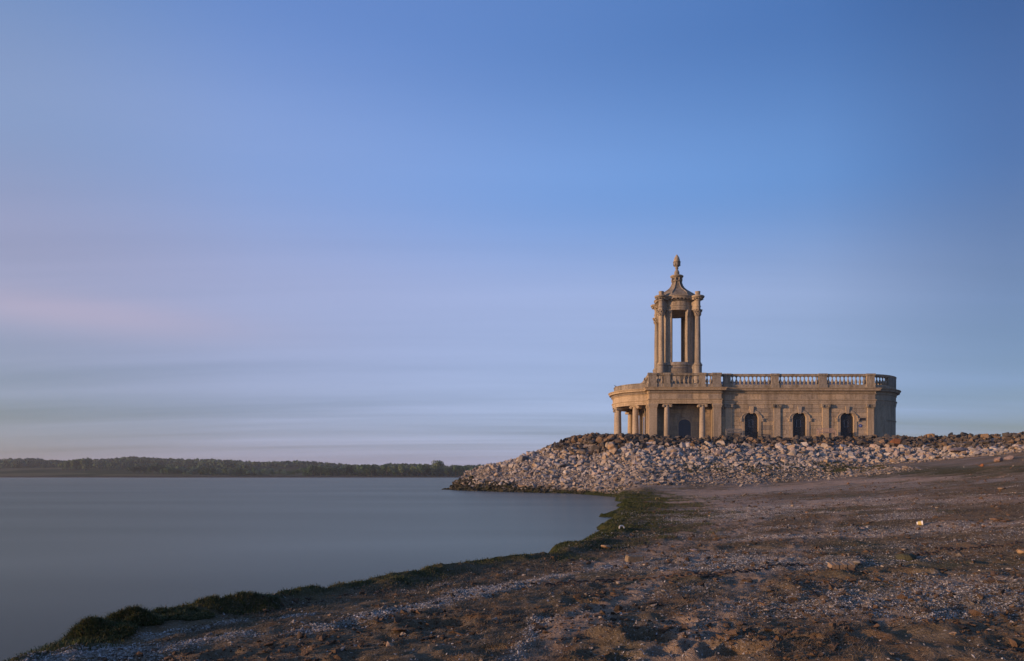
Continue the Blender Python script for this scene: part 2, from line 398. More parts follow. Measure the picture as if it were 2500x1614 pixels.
WY, WW = [0, 7, 12, 15, 20, 28, 38, 46, 60], [.60, .52, 1.15, 2.2, 2.8, 3.2, 3.5, 1.9, .5]
def make_terrain():
    def grow(a, b, d0, g):
        out = [a]; d = d0
        while out[-1] < b: out.append(out[-1]+d); d *= g
        return out
    xr = grow(5.5, 130, 0.035, 1.018); xl = grow(5.5, 45, 0.035, 1.03)
    xs = np.array([-v for v in reversed(xl)] + list(np.arange(-5.47, 5.5, 0.033)) + xr)
    ys = [-8, -5, -3, -1, 0.5, 1.5, 2.3]
    while ys[-1] < 110: ys.append(ys[-1] + np.clip(0.0062*max(ys[-1], 4.0), 0.025, 0.35))
    ys = np.array(ys)
    Xg, Yg = np.meshgrid(xs, ys); X = Xg.ravel(); Y = Yg.ravel()
    z, s, t = base_height(X, Y); z = rel(X, Y, z, s, t); z = add_dents(X, Y, z)
    nx, ny = len(xs), len(ys)
    idx = np.arange(nx*ny).reshape(ny, nx)
    FC = np.stack([idx[:-1, :-1], idx[:-1, 1:], idx[1:, 1:], idx[1:, :-1]], -1).reshape(-1, 4)
    # where shells, weed and stone lie (masks of matter, not of light)
    shell = shell_mask(X, Y, s)
    d = np.hypot(X, Y)
    wid = np.interp(Y, WY, WW)
    weed = np.clip(1.25-np.maximum(s-0.02, 0)/wid + (fbm(X*2.1, Y*1.1, 3, 81)-.5)*1.5, 0, 1)*np.clip((t-4)/4, .3, 1)
    gl_ = [gp(a, b)[:2] for a, b in ((1850, 1152), (2150, 1146), (2480, 1152))]
    weed = np.maximum(weed, .62*np.clip(1.3-seg_d(X, Y, gl_)/3.0+(fbm(X*.7, Y*1.4, 4, 130)-.5)*2.4, 0, 1))
    stone = np.clip((20-t)/6 + (fbm(X*.5, Y*.5, 3, 90)-.5)*1.5, 0, 1)*np.clip(1-(X-24)/10, 0.0, 1)
    stone = np.maximum(stone, np.clip((9-t)/3, 0, 1))
    col = np.stack([shell, weed, stone, np.ones_like(shell)], -1)
    sw = np.zeros_like(X); nz = fbm(X*.9, Y*1.6, 4, 120)
    for pts, w, k in SWATH: sw = np.maximum(sw, k*np.clip(1.45-seg_d(X, Y, pts)/w+(nz-.5)*2.6, 0, 1))
    print('terrain verts', len(X))
    return np_mesh('beach', np.stack([X, Y, z], -1), FC, M['beach'], True, {'mask': ('FLOAT_COLOR', col), 'swath': ('FLOAT', sw)}, 'structure')
def seg_d(x, y, pts):
    d = np.full(x.shape, 1e9)
    for (ax, ay), (bx, by) in zip(pts[:-1], pts[1:]):
        ex, ey = bx-ax, by-ay; t = np.clip(((x-ax)*ex+(y-ay)*ey)/(ex*ex+ey*ey), 0, 1)
        d = np.minimum(d, np.hypot(x-ax-t*ex, y-ay-t*ey))
    return d
SH_LINES = []
for pts, w, k in [([(100, 1612), (500, 1562), (800, 1527), (1050, 1472), (1300, 1417), (1500, 1382), (1690, 1350)], 0.25, 1.0),
                  ([(1245, 1613), (1290, 1560), (1330, 1510)], 0.10, 1.0), ([(380, 1560), (560, 1520), (760, 1500)], 0.12, .75), ([(1690, 1440), (1800, 1405), (1870, 1400)], .10, .6),
                  ([(1880, 1310), (1990, 1308)], .45, .8), ([(1780, 1262), (1900, 1230), (2100, 1215)], 1.8, .75), ([(1850, 1195), (2200, 1190)], 2.6, .7), ([(1700, 1215), (1950, 1225)], 1.5, .6), ([(2080, 1290), (2350, 1285)], .5, .65), ([(2260, 1512), (2330, 1505)], .08, .8),
                  ([(1380, 1500), (1560, 1470), (1700, 1440)], .22, .35), ([(2050, 1435), (2250, 1405), (2480, 1390)], .25, .5), ([(1950, 1500), (2200, 1450), (2400, 1440)], .25, .35),
                  ([(2000, 1340), (2480, 1310)], .5, .4), ([(1000, 1445), (1250, 1395)], .10, .5)]:
    SH_LINES.append(([gp(a, b)[:2] for a, b in pts], w, k))
SWATH = [([gp(a, b)[:2] for a, b in pts], w, k) for pts, w, k in [
    ([(1560, 1225), (1750, 1205), (2000, 1180), (2300, 1165)], 3.2, .85), ([(1650, 1212), (1850, 1240), (2150, 1225), (2480, 1215)], 1.8, .8), ([(1500, 1380), (1700, 1300), (1850, 1250)], .5, .7),
    ([(1300, 1600), (1560, 1440), (1760, 1320), (1880, 1250)], .16, .7), ([(1640, 1600), (1800, 1440), (1960, 1320), (2060, 1250)], .22, .6), ([(1900, 1310), (2300, 1290), (2490, 1275)], .7, .7), ([(2100, 1500), (2300, 1430), (2490, 1410)], .25, .6)]]
def shell_mask(X, Y, s):
    m = np.zeros(X.shape)
    nz = fbm(X*2.6, Y*2.2, 4, 101)
    for pts, w, k in SH_LINES:
        d = seg_d(X, Y, pts)
        m = np.maximum(m, k*np.clip(1.25 - d/w + (nz-.5)*2.6, 0, 1))
    bg = np.clip(fbm(X*.45, Y*.9, 4, 111)-.46, 0, 1)*2.8*np.clip((X+1.0)/4, 0, 1)
    m = np.maximum(m, np.clip(bg, 0, .7))
    return m*np.clip(s/0.25, 0, 1)

def beach_mat():
    m, nt, b = new_mat('beach_mud'); P = wpos(nt)
    a = N(nt, 'ShaderNodeAttribute', attribute_name='mask'); sp = N(nt, 'ShaderNodeSeparateColor'); L(nt, a.outputs['Color'], sp.inputs[0])
    sh, wd, st = sp.outputs
    n1 = noise(nt, P, 0.8, 5, 0.6, 0.5); n2 = noise(nt, P, 6, 5, 0.65); n3 = noise(nt, P, 45, 4, 0.7); n4 = noise(nt, P, 160, 2, 0.6)
    vf = N(nt, 'ShaderNodeTexVoronoi', Scale=70.0); L(nt, P, vf.inputs['Vector'])
    c = ramp(nt, n1, [(0.3, (0.105, 0.078, 0.045)), (0.48, (0.150, 0.110, 0.063)), (0.6, (0.195, 0.122, 0.064)), (0.75, (0.118, 0.100, 0.054))])
    c = mix(nt, ramp(nt, n2, [(0.42, (0,)*3), (0.65, (0.8,)*3)]), c, (0.215, 0.170, 0.115))
    c = mix(nt, ramp(nt, noise(nt, P, 2.1, 4, .6), [(0.55, (0,)*3), (0.7, (0.6,)*3)]), c, (0.15, 0.075, 0.035))
    c = mix(nt, ramp(nt, noise(nt, P, .35, 4, .6), [(0.52, (0,)*3), (0.64, (0.65,)*3)]), c, (0.075, 0.080, 0.040))
    swt = N(nt, 'ShaderNodeAttribute', attribute_name='swath').outputs['Fac']
    c = mix(nt, math_n(nt, 'MULTIPLY', swt, math_n(nt, 'MULTIPLY_ADD', n2, 0.8, 0.35)), c, (0.46, 0.335, 0.245))
    # shell grit, as fine pale flecks
    grit = math_n(nt, 'GREATER_THAN', math_n(nt, 'ADD', math_n(nt, 'MULTIPLY', n3, 1.0), math_n(nt, 'MULTIPLY', sh, 0.20)), 0.615)
    gcol = mix(nt, n4, (0.25, 0.205, 0.155), (0.46, 0.40, 0.335))
    c = mix(nt, math_n(nt, 'MULTIPLY', grit, 0.9), c, gcol)
    # stones
    scol = ramp(nt, vf.outputs['Color'], [(0, (0.14, 0.12, 0.10)), (1, (0.34, 0.29, 0.25))])
    c = mix(nt, st, c, scol)
    wcol = ramp(nt, n2, [(0.35, (0.022, 0.030, 0.010)), (0.55, (0.050, 0.058, 0.018)), (0.7, (0.085, 0.075, 0.030))])
    c = mix(nt, wd, c, wcol)
    # wet mud below and at the waterline
    sx = N(nt, 'ShaderNodeSeparateXYZ'); L(nt, P, sx.inputs[0])
    wet = ramp(nt, math_n(nt, 'MULTIPLY_ADD', sx.outputs[2], 5.0, 0.5), [(0.42, (1,)*3), (0.75, (0,)*3)])
    c = mix(nt, math_n(nt, 'MULTIPLY', wet, 0.7), c, (0.030, 0.030, 0.020))
    L(nt, c, b.inputs['Base Color']); b.inputs['Roughness'].default_value = 0.95; b.inputs['Specular IOR Level'].default_value = 0.05
    n5 = noise(nt, P, 17, 5, 0.7)
    h = math_n(nt, 'ADD', math_n(nt, 'ADD', math_n(nt, 'MULTIPLY', n2, 0.8), math_n(nt, 'MULTIPLY', n5, 1.0)), math_n(nt, 'ADD', math_n(nt, 'MULTIPLY', n3, 0.5), math_n(nt, 'MULTIPLY', n4, 0.15)))
    bump(nt, b, h, 1.0, 0.05)
    return m
M['beach'] = beach_mat()
make_terrain()

def water():
    m, nt, b = new_mat('lake_water'); nt.nodes.remove(b)
    P = wpos(nt)
    mp = N(nt, 'ShaderNodeMapping'); mp.inputs['Scale'].default_value = (0.25, 1.0, 1); L(nt, P, mp.inputs[0])
    w1 = noise(nt, mp.outputs[0], 0.12, 3, 0.5)
    dcol = mix(nt, w1, (0.020, 0.026, 0.028), (0.026, 0.033, 0.035))
    df = N(nt, 'ShaderNodeBsdfDiffuse'); L(nt, dcol, df.inputs[0])
    gl = N(nt, 'ShaderNodeBsdfGlossy', Roughness=0.26); gl.inputs[0].default_value = (1.0, 0.985, 0.85, 1)
    fr = N(nt, 'ShaderNodeFresnel', IOR=1.33)
    fac = math_n(nt, 'MINIMUM', math_n(nt, 'MULTIPLY', fr.outputs[0], math_n(nt, 'MULTIPLY_ADD', w1, 0.30, 0.46)), math_n(nt, 'MULTIPLY_ADD', w1, 0.16, 0.255))
    mx = N(nt, 'ShaderNodeMixShader'); L(nt, fac, mx.inputs[0]); L(nt, df.outputs[0], mx.inputs[1]); L(nt, gl.outputs[0], mx.inputs[2])
    L(nt, mx.outputs[0], [n for n in nt.nodes if n.type == 'OUTPUT_MATERIAL'][0].inputs[0])
    mb = MB(); mb.add([(-1900, -300, 0), (2700, -300, 0), (2700, 1000, 0), (-1900, 1000, 0)], [(0, 1, 2, 3)])
    mb.build('lake_water', m, kind='structure')
water()

# ------------------------------------------------------------------ far shore: land and woods
def far_h(x, y):
    u = x/np.maximum(y, 1)*F + HX          # bearing in photo pixels at the foot of the hills
    shore = 512 + 16*np.sin(x/130.0) + 10*(fbm(x/60, y*0+3, 3, 7)-.5)
    q = np.maximum(y-shore, 0)
    beach = np.minimum(q*0.05, 1.2)
    # grassy spur on the left
    spur = np.interp(x, [-900, -520, -380, -300, -240], [9.5, 7.6, 3.6, 1.4, 0])*(1-np.exp(-q/90))
    ridge = np.interp(u, [-600, 0, 60, 130, 270, 330, 420, 500, 700, 800, 1000, 1200, 1500, 2200, 4000],
                      [18, 12.5, 13, 11.5, 13, 17, 15.5, 12.5, 12, 10.0, 9.0, 8.5, 8, 8, 12])
    k = np.clip((q-60)/420, 0, 1); k = k*k*(3-2*k)
    z = beach + spur*(1-0.5*k) + ridge*k + (fbm(x/90, y/90, 3, 8)-.5)*3*k
    return np.where(y < shore, -1.0, z), q
def far_land():
    m, nt, b = new_mat('far_fields'); P = wpos(nt)
    sx = N(nt, 'ShaderNodeSeparateXYZ'); L(nt, P, sx.inputs[0])
    n1 = noise(nt, P, 0.012, 3, .5); n2 = noise(nt, P, 0.12, 4, .6)
    g = ramp(nt, n1, [(0.35, (0.050, 0.066, 0.026)), (0.5, (0.062, 0.076, 0.030)), (0.58, (0.17, 0.15, 0.085))])
    g = mix(nt, math_n(nt, 'MULTIPLY', n2, 0.6), g, (0.040, 0.042, 0.022))
    c = mix(nt, ramp(nt, math_n(nt, 'MULTIPLY', sx.outputs[2], 0.5), [(0.30, (1,)*3), (0.72, (0,)*3)]), g, (0.075, 0.062, 0.045))
    L(nt, c, b.inputs['Base Color']); b.inputs['Roughness'].default_value = 1; b.inputs['Specular IOR Level'].default_value = 0
    xs = np.arange(-1800, 2600, 9.0); ys = np.concatenate([np.arange(480, 620, 5.0), np.arange(620, 1300, 14.0), np.arange(1300, 2600, 120.0)])
    X, Y = np.meshgrid(xs, ys); z, q = far_h(X, Y)
    nx, ny = len(xs), len(ys); idx = np.arange(nx*ny).reshape(ny, nx)
    FC = np.stack([idx[:-1, :-1], idx[:-1, 1:], idx[1:, 1:], idx[1:, :-1]], -1).reshape(-1, 4)
    np_mesh('far_hills', np.stack([X.ravel(), Y.ravel(), z.ravel()], -1), FC, m, True, None, 'structure')
far_land()

def leaf_mat(name, cols, attr=True):
    m, nt, b = new_mat(name)
    a = N(nt, 'ShaderNodeAttribute', attribute_name='rnd').outputs['Fac']; r = N(nt, 'ShaderNodeObjectInfo').outputs['Random']
    v = math_n(nt, 'FRACT', math_n(nt, 'ADD', math_n(nt, 'MULTIPLY', a, 1.0), math_n(nt, 'MULTIPLY', r, 0.0 if attr else 0.6)))
    k = len(cols); L(nt, ramp(nt, v, [(i/(k-1)*.999, c) for i, c in enumerate(cols)]), b.inputs['Base Color'])
    b.inputs['Roughness'].default_value = 0.8; b.inputs['Specular IOR Level'].default_value = 0.1
    return m
LEAF = {'dark': leaf_mat('dark_leaves', [(0.029, 0.055, 0.023), (0.044, 0.084, 0.034), (0.035, 0.067, 0.029)]),
        'green': leaf_mat('green_leaves', [(0.055, 0.106, 0.046), (0.079, 0.145, 0.061), (0.066, 0.122, 0.052)]),
        'olive': leaf_mat('olive_leaves', [(0.088, 0.129, 0.052), (0.127, 0.174, 0.069), (0.105, 0.145, 0.057)]),
        'grey': leaf_mat('grey_leaves', [(0.086, 0.142, 0.089), (0.121, 0.193, 0.127), (0.099, 0.161, 0.103)])}
M['bark'] = mat_flat('bark', (0.07, 0.055, 0.04), 0.9)
def crown_arrays(n, lobes, size, seed):
    g = np.random.default_rng(seed)
    li = g.integers(0, len(lobes), n); lb = np.array(lobes)[li]
    d = g.normal(size=(n, 3)); d /= np.linalg.norm(d, axis=1)[:, None]
    rad = 0.55 + 0.45*g.random(n)**0.5
    c = lb[:, :3] + d*lb[:, 3:6]*rad[:, None]
    nrm = d + g.normal(size=(n, 3))*0.45; nrm /= np.linalg.norm(nrm, axis=1)[:, None]
    u = np.cross(nrm, g.normal(size=(n, 3))); u /= np.linalg.norm(u, axis=1)[:, None]; w = np.cross(nrm, u)
    s1 = size*(0.6+0.8*g.random(n))[:, None]; s2 = size*(0.5+0.7*g.random(n))[:, None]
    V = np.stack([c-u*s1, c+w*s2*0.8, c+u*s1, c-w*s2], 1).reshape(-1, 3)
    FC = np.arange(n*4).reshape(n, 4)
    rr = np.repeat((0.75*g.random(len(lobes))[li] + 0.25*g.random(n)), 4)
    return V, FC, rr
def tree_lobes(kind, g):
    out = []
    if kind == 'round':
        for i in range(8): a = g.random()*6.28; r = g.random()*0.26; out.append((r*math.cos(a), r*math.sin(a), 0.42+0.33*g.random(), .24, .24, .2))
    elif kind == 'tall':
        for i in range(8): a = g.random()*6.28; r = g.random()*0.12; out.append((r*math.cos(a), r*math.sin(a), 0.25+0.65*i/8, .17, .17, .14))
    else:
        for i in range(10): a = g.random()*6.28; r = g.random()*0.42; out.append((r*math.cos(a), r*math.sin(a), 0.25+0.4*g.random(), .26, .26, .2))
    return out
CROWNS = {}
for kind in ('round', 'tall', 'broad'):
    for lm in LEAF:
        for v in range(2):
            g = np.random.default_rng(hash((len(kind), len(lm), v)) % 1000 + v*31)
            lob = tree_lobes(kind, g); V, FC, rr = crown_arrays(620, lob, 0.046, int(g.integers(1e6)))
            o = np_mesh('crown', V, FC, LEAF[lm], False, {'rnd': ('FLOAT', rr)}); CROWNS[(kind, lm, v)] = o.data
            bpy.data.objects.remove(o)
tb = MB(); tb.tube([(0, 0, -0.03), (0.01, 0, .25), (-.01, .01, .5), (.02, 0, .72)], [.028, .022, .016, .006], 6)
for a in (0.4, 2.4, 4.6): tb.tube([(0, 0, .28), (.12*math.cos(a), .12*math.sin(a), .42), (.24*math.cos(a), .24*math.sin(a), .58)], [.013, .009, .004], 5)
TRUNK = tb.mesh('trunk'); TRUNK.materials.append(M['bark'])
def put_tree(x, y, h, kind, lm, label, group, w=1.0, name='tree'):
    z = float(far_h(np.array([x]), np.array([y]))[0][0])
    e = empty(name, (x, y, z), random.uniform(0, 6.28)); e.scale = (h*w, h*w, h)
    c = mkobj('crown', CROWNS[(kind, lm, random.randint(0, 1))], None, e); t = mkobj('trunk', TRUNK, None, e)
    tag(e, label, 'tree', group); return e
def far_xy(px, Y): return (px-HX)/F*Y, Y
def zone(px): return 'near the left edge' if px < 300 else 'left of the pale field' if px < 600 else 'below the pale field' if px < 780 else 'right of the pale field' if px < 980 else 'just left of the rocks'
cname = {'dark': 'dark green', 'green': 'mid green', 'olive': 'yellow olive', 'grey': 'grey green'}
# row along the water
px = 395
while px < 1215:
    Y = random.uniform(535, 562); x, y = far_xy(px, Y)
    lm = random.choice(['green', 'dark', 'grey', 'olive', 'green', 'grey'] if px < 760 else ['green', 'dark', 'green', 'olive', 'dark'])
    hh = random.uniform(4.2, 8.0) if px < 760 else random.uniform(6.0, 10.8)
    put_tree(x, y, hh, random.choice(['round', 'broad', 'round']), lm, f'{cname[lm]} tree in the far shoreline row {zone(px)}', 'trees along the far shore', random.uniform(.8, 1.1))
    px += random.uniform(7.5, 12)
for px, Y, h, lm in [(325, 545, 7.2, 'dark'), (340, 548, 7.8, 'dark'), (352, 550, 7.0, 'dark')]:
    put_tree(*far_xy(px, Y), h, 'round', lm, 'very dark tree in the left of two dark clumps on the grassy spur', 'dark trees on the spur', 0.95)
for px, Y, h, lm in [(372, 545, 8.2, 'dark'), (384, 550, 9.4, 'dark'), (396, 547, 8.8, 'dark')]:
    put_tree(*far_xy(px, Y), h, 'round', lm, 'very dark tree in the taller right clump on the grassy spur', 'dark trees on the spur', 0.95)
for i, px in enumerate(range(152, 216, 9)):
    put_tree(*far_xy(px, 640+random.uniform(-6, 6)), 8.0+4.2*(i/6)**.6, 'tall', 'olive', 'tall wispy poplar in the leaning clump above the left ridge', 'poplars above the left ridge', 1.25, 'poplar_tree')
put_tree(*far_xy(1065, 590), 14.5, 'round', 'olive', 'tallest yellow olive tree rising above the far shore row', None, 1.1)
for px in (45, 110): put_tree(*far_xy(px, 640), 5, 'round', 'dark', 'lone dark bush on the grassy spur near the left edge', 'lone bushes on the spur', 1.1)
# woods behind, one mass
def woods():
    g = np.random.default_rng(5); Vs, Fs, Rs = [], [], []; off = 0
    lobes = [(0, 0, .5, .42, .42, .38), (.25, .1, .35, .3, .3, .25), (-.2, -.15, .6, .3, .3, .3), (.0, .2, .75, .2, .2, .2)]
    base = [crown_arrays(46, lobes, 0.17, 50+i) for i in range(8)]
    def put(x, y, h):
        nonlocal off
        z, q = far_h(np.array([x]), np.array([y])); V, FC, rr = base[g.integers(8)]
        a = g.random()*6.28; c, s_ = math.cos(a), math.sin(a)
        W = V @ np.array([[c, s_, 0], [-s_, c, 0], [0, 0, 1.0]])*h + np.array([x, y, float(z[0])-h*.22])
        Vs.append(W); Fs.append(FC+off); Rs.append((rr*.2+g.random()*.8) % 1); off += len(V)
    for u in np.arange(-420, 2700, 4.2):        # ridge row and slope rows
        for Y, h, pr in ((980, 9, 1), (900, 9, .9), (840, 9, .8), (780, 9, .75), (720, 8, .7), (680, 8, .5)):
            if g.random() > pr: continue
            if 610 < u < 760 and 660 < Y < 800: continue
            if u < 240 and Y < 700: continue
            Yj = Y + g.uniform(-28, 28); hh = h*g.uniform(.65, 1.1)*(1+.15*math.sin(u/37))
            put((u-HX)/F*Yj + g.uniform(-2, 2), Yj, hh)
    for u in np.arange(400, 1220, 6):
        if 640 < u < 740: continue
        Yj = 590+g.uniform(-15, 20); put((u-HX)/F*Yj, Yj, g.uniform(5, 8) if u < 780 else g.uniform(8, 10.5))
    m = leaf_mat('woodland_leaves', [(0.042, 0.081, 0.040), (0.057, 0.102, 0.046), (0.048, 0.090, 0.046), (0.077, 0.121, 0.052), (0.053, 0.096, 0.049), (0.044, 0.081, 0.040)])
    np_mesh('woodland', np.concatenate(Vs), np.concatenate(Fs), m, False, {'rnd': ('FLOAT', np.concatenate(Rs))}, 'stuff')
    print('woods quads', off//4)
woods()
m = bpy.data.materials.new('air'); m.use_nodes = True; nt = m.node_tree; nt.nodes.clear()
pv = N(nt, 'ShaderNodeVolumePrincipled', Density=0.00020, Anisotropy=0.2); pv.inputs['Color'].default_value = (0.80, 0.86, 0.95, 1)
L(nt, pv.outputs[0], N(nt, 'ShaderNodeOutputMaterial').inputs['Volume'])
mb = MB(); mb.box(-2000, 2900, -320, 2800, -3.8, 46); mb.build('haze', m, kind='stuff')

# ------------------------------------------------------------------ church
church = tag(empty('church', (11.3, 77, PAD)), 'pale limestone lakeside church with a round columned tower and balustraded roof behind dark boulders', 'church')
bpy.context.view_layer.update()
def CB(mb, name, mat, parent=None, kind=None):
    """build a mesh whose points are in world metres as a child of the church or of one of its parts"""
    p = parent or church
    o = mb.build(name, mat, p, None, kind)
    off = Vector(church.location)
    for v in o.data.vertices: v.co -= off
    return o
def place(mesh_name, me, mat, x, y, z, parent=None, rz=0.0, sc=None):
    o = mkobj(mesh_name, me, mat, parent or church)
    if parent is None: o.location = Vector((x, y, z)) - Vector(church.location)
    else: o.location = (x, y, z)
    o.rotation_euler.z = rz
    if sc: o.scale = sc
    return o
ZB, ZA, ZC, ZT = 5.02, 9.02, 10.70, 12.21        # base, architrave bottom, cornice top, parapet top
ENT = [(-.35, ZA), (.05, ZA), (.05, 9.20), (.08, 9.21), (.08, 9.40), (.15, 9.44), (.15, 9.52), (.04, 9.53), (.04, 10.06), (.11, 10.09), (.11, 10.36),
       (.20, 10.38), (.42, 10.42), (.44, 10.56), (.50, 10.60), (.55, ZC), (-.35, ZC)]
def arc(cx, cy, r, a0, a1, n): return [(cx+r*math.cos(R(a0+(a1-a0)*i/n)), cy+r*math.sin(R(a0+(a1-a0)*i/n))) for i in range(n+1)]
PC, PR = (8.5, 77.0), 4.5
AC, AR = (30.49, 77.0), 4.9
P_BLOCK = [(7.5, 81.6), (7.5, 71.4), (15.03, 71.4), (15.03, 72.02)]
P_NAVE = [(15.03, 72.0), (31.36, 72.0), (31.36, 72.35)]
P_PORT = arc(*PC, PR, 102.8, 257.2, 40)
P_APSE = arc(*AC, AR, -79.5, 90, 30)
def cornice(path, name='entablature', off=0.0):
    mb = MB(); mb.sweep(path, ENT); return CB(mb, name, M['stone'])
def along(path, step, start=0.06, skip_end=0.05):
    out = []
    for (ax, ay), (bx, by) in zip(path[:-1], path[1:]):
        pass
    acc = start; tot = 0
    for (ax, ay), (bx, by) in zip(path[:-1], path[1:]):
        l = math.hypot(bx-ax, by-ay)
        while acc < tot + l:
            u = (acc-tot)/l; out.append((ax+(bx-ax)*u, ay+(by-ay)*u, math.atan2(by-ay, bx-ax))); acc += step
        tot += l
    return out
def dentils(path, parent):
    mb = MB()
    for x, y, a in along(path, 0.145):
        M3 = Matrix.Rotation(a, 3, 'Z'); n = M3 @ Vector((0, -1, 0))
        mb.obox((x+n.x*.155, y+n.y*.155, 10.25), .042, .05, .085, M3)
    CB(mb, 'dentil_course', M['stone'], parent, 'stuff')
ent_block = cornice(P_BLOCK); dentils(P_BLOCK[1:3], ent_block)
mbw = MB(); mbw.sweep([(7.5, 72.2), (7.5, 71.4)], [(.06, 9.3), (.10, 9.3), (.10, 9.36), (.06, 9.36)])
ent_nave = cornice(P_NAVE); dentils(P_NAVE[:2], ent_nave)
ent_port = cornice(P_PORT); dentils(P_PORT, ent_port)
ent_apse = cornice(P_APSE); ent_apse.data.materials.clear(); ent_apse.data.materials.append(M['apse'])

# --- frieze stones, one slab each
def frieze(x0, x1, y, parent):
    x = x0
    while x < x1-.3:
        w = min(random.uniform(1.1, 1.9), x1-x)
        if x1-x-w < .5: w = x1-x
        mb = MB(); mb.box(x+.012, x+w-.012, y-.056, y-.02, 9.54, 10.05); CB(mb, 'frieze_stone', M['block'], parent)
        x += w
frieze(15.1, 31.36, 72.0, ent_nave); frieze(7.5, 15.03, 71.4, ent_block)

# --- nave wall: backing plus ashlar, with three arched openings
WIN_X = []; PIL_X = [15.90, 21.02, 26.14, 30.88]
NY = 72.0
for pxw in (1460+2235/5.965, 1840+668/5.965, 1840+1362/5.965): WIN_X.append((pxw-HX)*NY/F)
HWI, SPR, APX = 0.72, 7.60, 8.12          # half width, springing, apex of the opening
def arch_z(dx, hw, spr=SPR, rise=0.52):
    if abs(dx) >= hw: return -99
    return spr + rise*(hw/HWI)*math.sqrt(max(0, 1-(dx/hw)**2))
def strip(mb, xa, xb, za, zb, y0, y1, cuts, hw):
    """upright slab between za and zb with the arched openings cut out"""
    xs = {xa, xb}
    for c in cuts:
        for i in range(-8, 9):
            x = c + hw*i/8
            for e in (-1e-4, 1e-4):
                if xa < x+e < xb: xs.add(x+e)
    xs = sorted(xs)
    for a, b in zip(xs[:-1], xs[1:]):
        if b-a < 5e-4: continue
        def bot(x, o):
            z = za
            for c in cuts: z = max(z, arch_z(x-c, hw))
            return z
        z0, z1 = bot(a+1e-5, 1), bot(b-1e-5, -1)
        if z0 >= zb and z1 >= zb: continue
        z0, z1 = min(z0, zb), min(z1, zb)
        mb.add([(a, y0, z0), (b, y0, z1), (b, y0, zb), (a, y0, zb), (a, y1, z0), (b, y1, z1), (b, y1, zb), (a, y1, zb)],
               [(0, 1, 2, 3), (7, 6, 5, 4), (0, 4, 5, 1), (3, 2, 6, 7), (0, 3, 7, 4), (1, 5, 6, 2)])
nw = MB(); strip(nw, 15.04, 31.34, ZB, ZA, NY+.06, NY+.45, WIN_X, HWI+.02)
nave_wall = CB(nw, 'nave_wall', M['block'])
rows = [ZB, 5.42, 5.86, 6.32, 6.78, 7.24, 7.70, 8.14, 8.58, ZA]
SURO = HWI+0.30
for r_, (za, zb) in enumerate(zip(rows[:-1], rows[1:])):
    x = 15.05
    edges = sorted([c-SURO+.12 for c in WIN_X] + [c+SURO-.12 for c in WIN_X] + [p for p in PIL_X])
    k = 0
    while x < 31.3:
        w = random.uniform(.75, 1.5); nxt = x+w
        if zb < 8.15:
            for e in edges:
                if x+.25 < e < nxt+.35: nxt = e; break
        nxt = min(nxt, 31.34)
        if 31.34-nxt < .4: nxt = 31.34
        mid = (x+nxt)/2
        inside = any(abs(mid-c) < SURO-.15 for c in WIN_X) and zb < SPR+.15
        if not inside and nxt-x > .1:
            mb = MB(); strip(mb, x+.012, nxt-.012, za+.011, zb-.011, NY+random.uniform(-.008, .010), NY+.07, WIN_X, HWI+.14)
            if mb.v: CB(mb, 'stone_block', M['block'], nave_wall)
        x = nxt
# --- window: surround, keystone, glazing
def arch_band(mb, cx, hw0, hw1, y0, y1, zbot, spr=SPR, rise=0.52, n=18, a0=0, a1=math.pi):
    def pt(hw, a): return (cx - hw*math.cos(a), spr + (rise+ (hw-hw0)*1.0)*math.sin(a))
    ins = [pt(hw0, math.pi*i/n) for i in range(n+1)]; outs = [pt(hw1, math.pi*i/n) for i in range(n+1)]
    ins = [(cx-hw0, zbot)] + ins + [(cx+hw0, zbot)]; outs = [(cx-hw1, zbot)] + outs + [(cx+hw1, zbot)]
    m = len(ins); vs = []
    for (x, z) in ins: vs += [(x, y0, z), (x, y1, z)]
    for (x, z) in outs: vs += [(x, y0, z), (x, y1, z)]
    fs = []
    for i in range(m-1):
        a, b = 2*i, 2*(i+1); c, d = 2*m+2*i, 2*m+2*(i+1)
        fs += [(a, b, d, c), (a+1, c+1, d+1, b+1), (a, a+1, b+1, b), (c, d, d+1, c+1)]
    fs += [(0, 2*m, 2*m+1, 1), (2*m-2, 2*m-1, 4*m-1, 4*m-2)]
    mb.add(vs, fs)
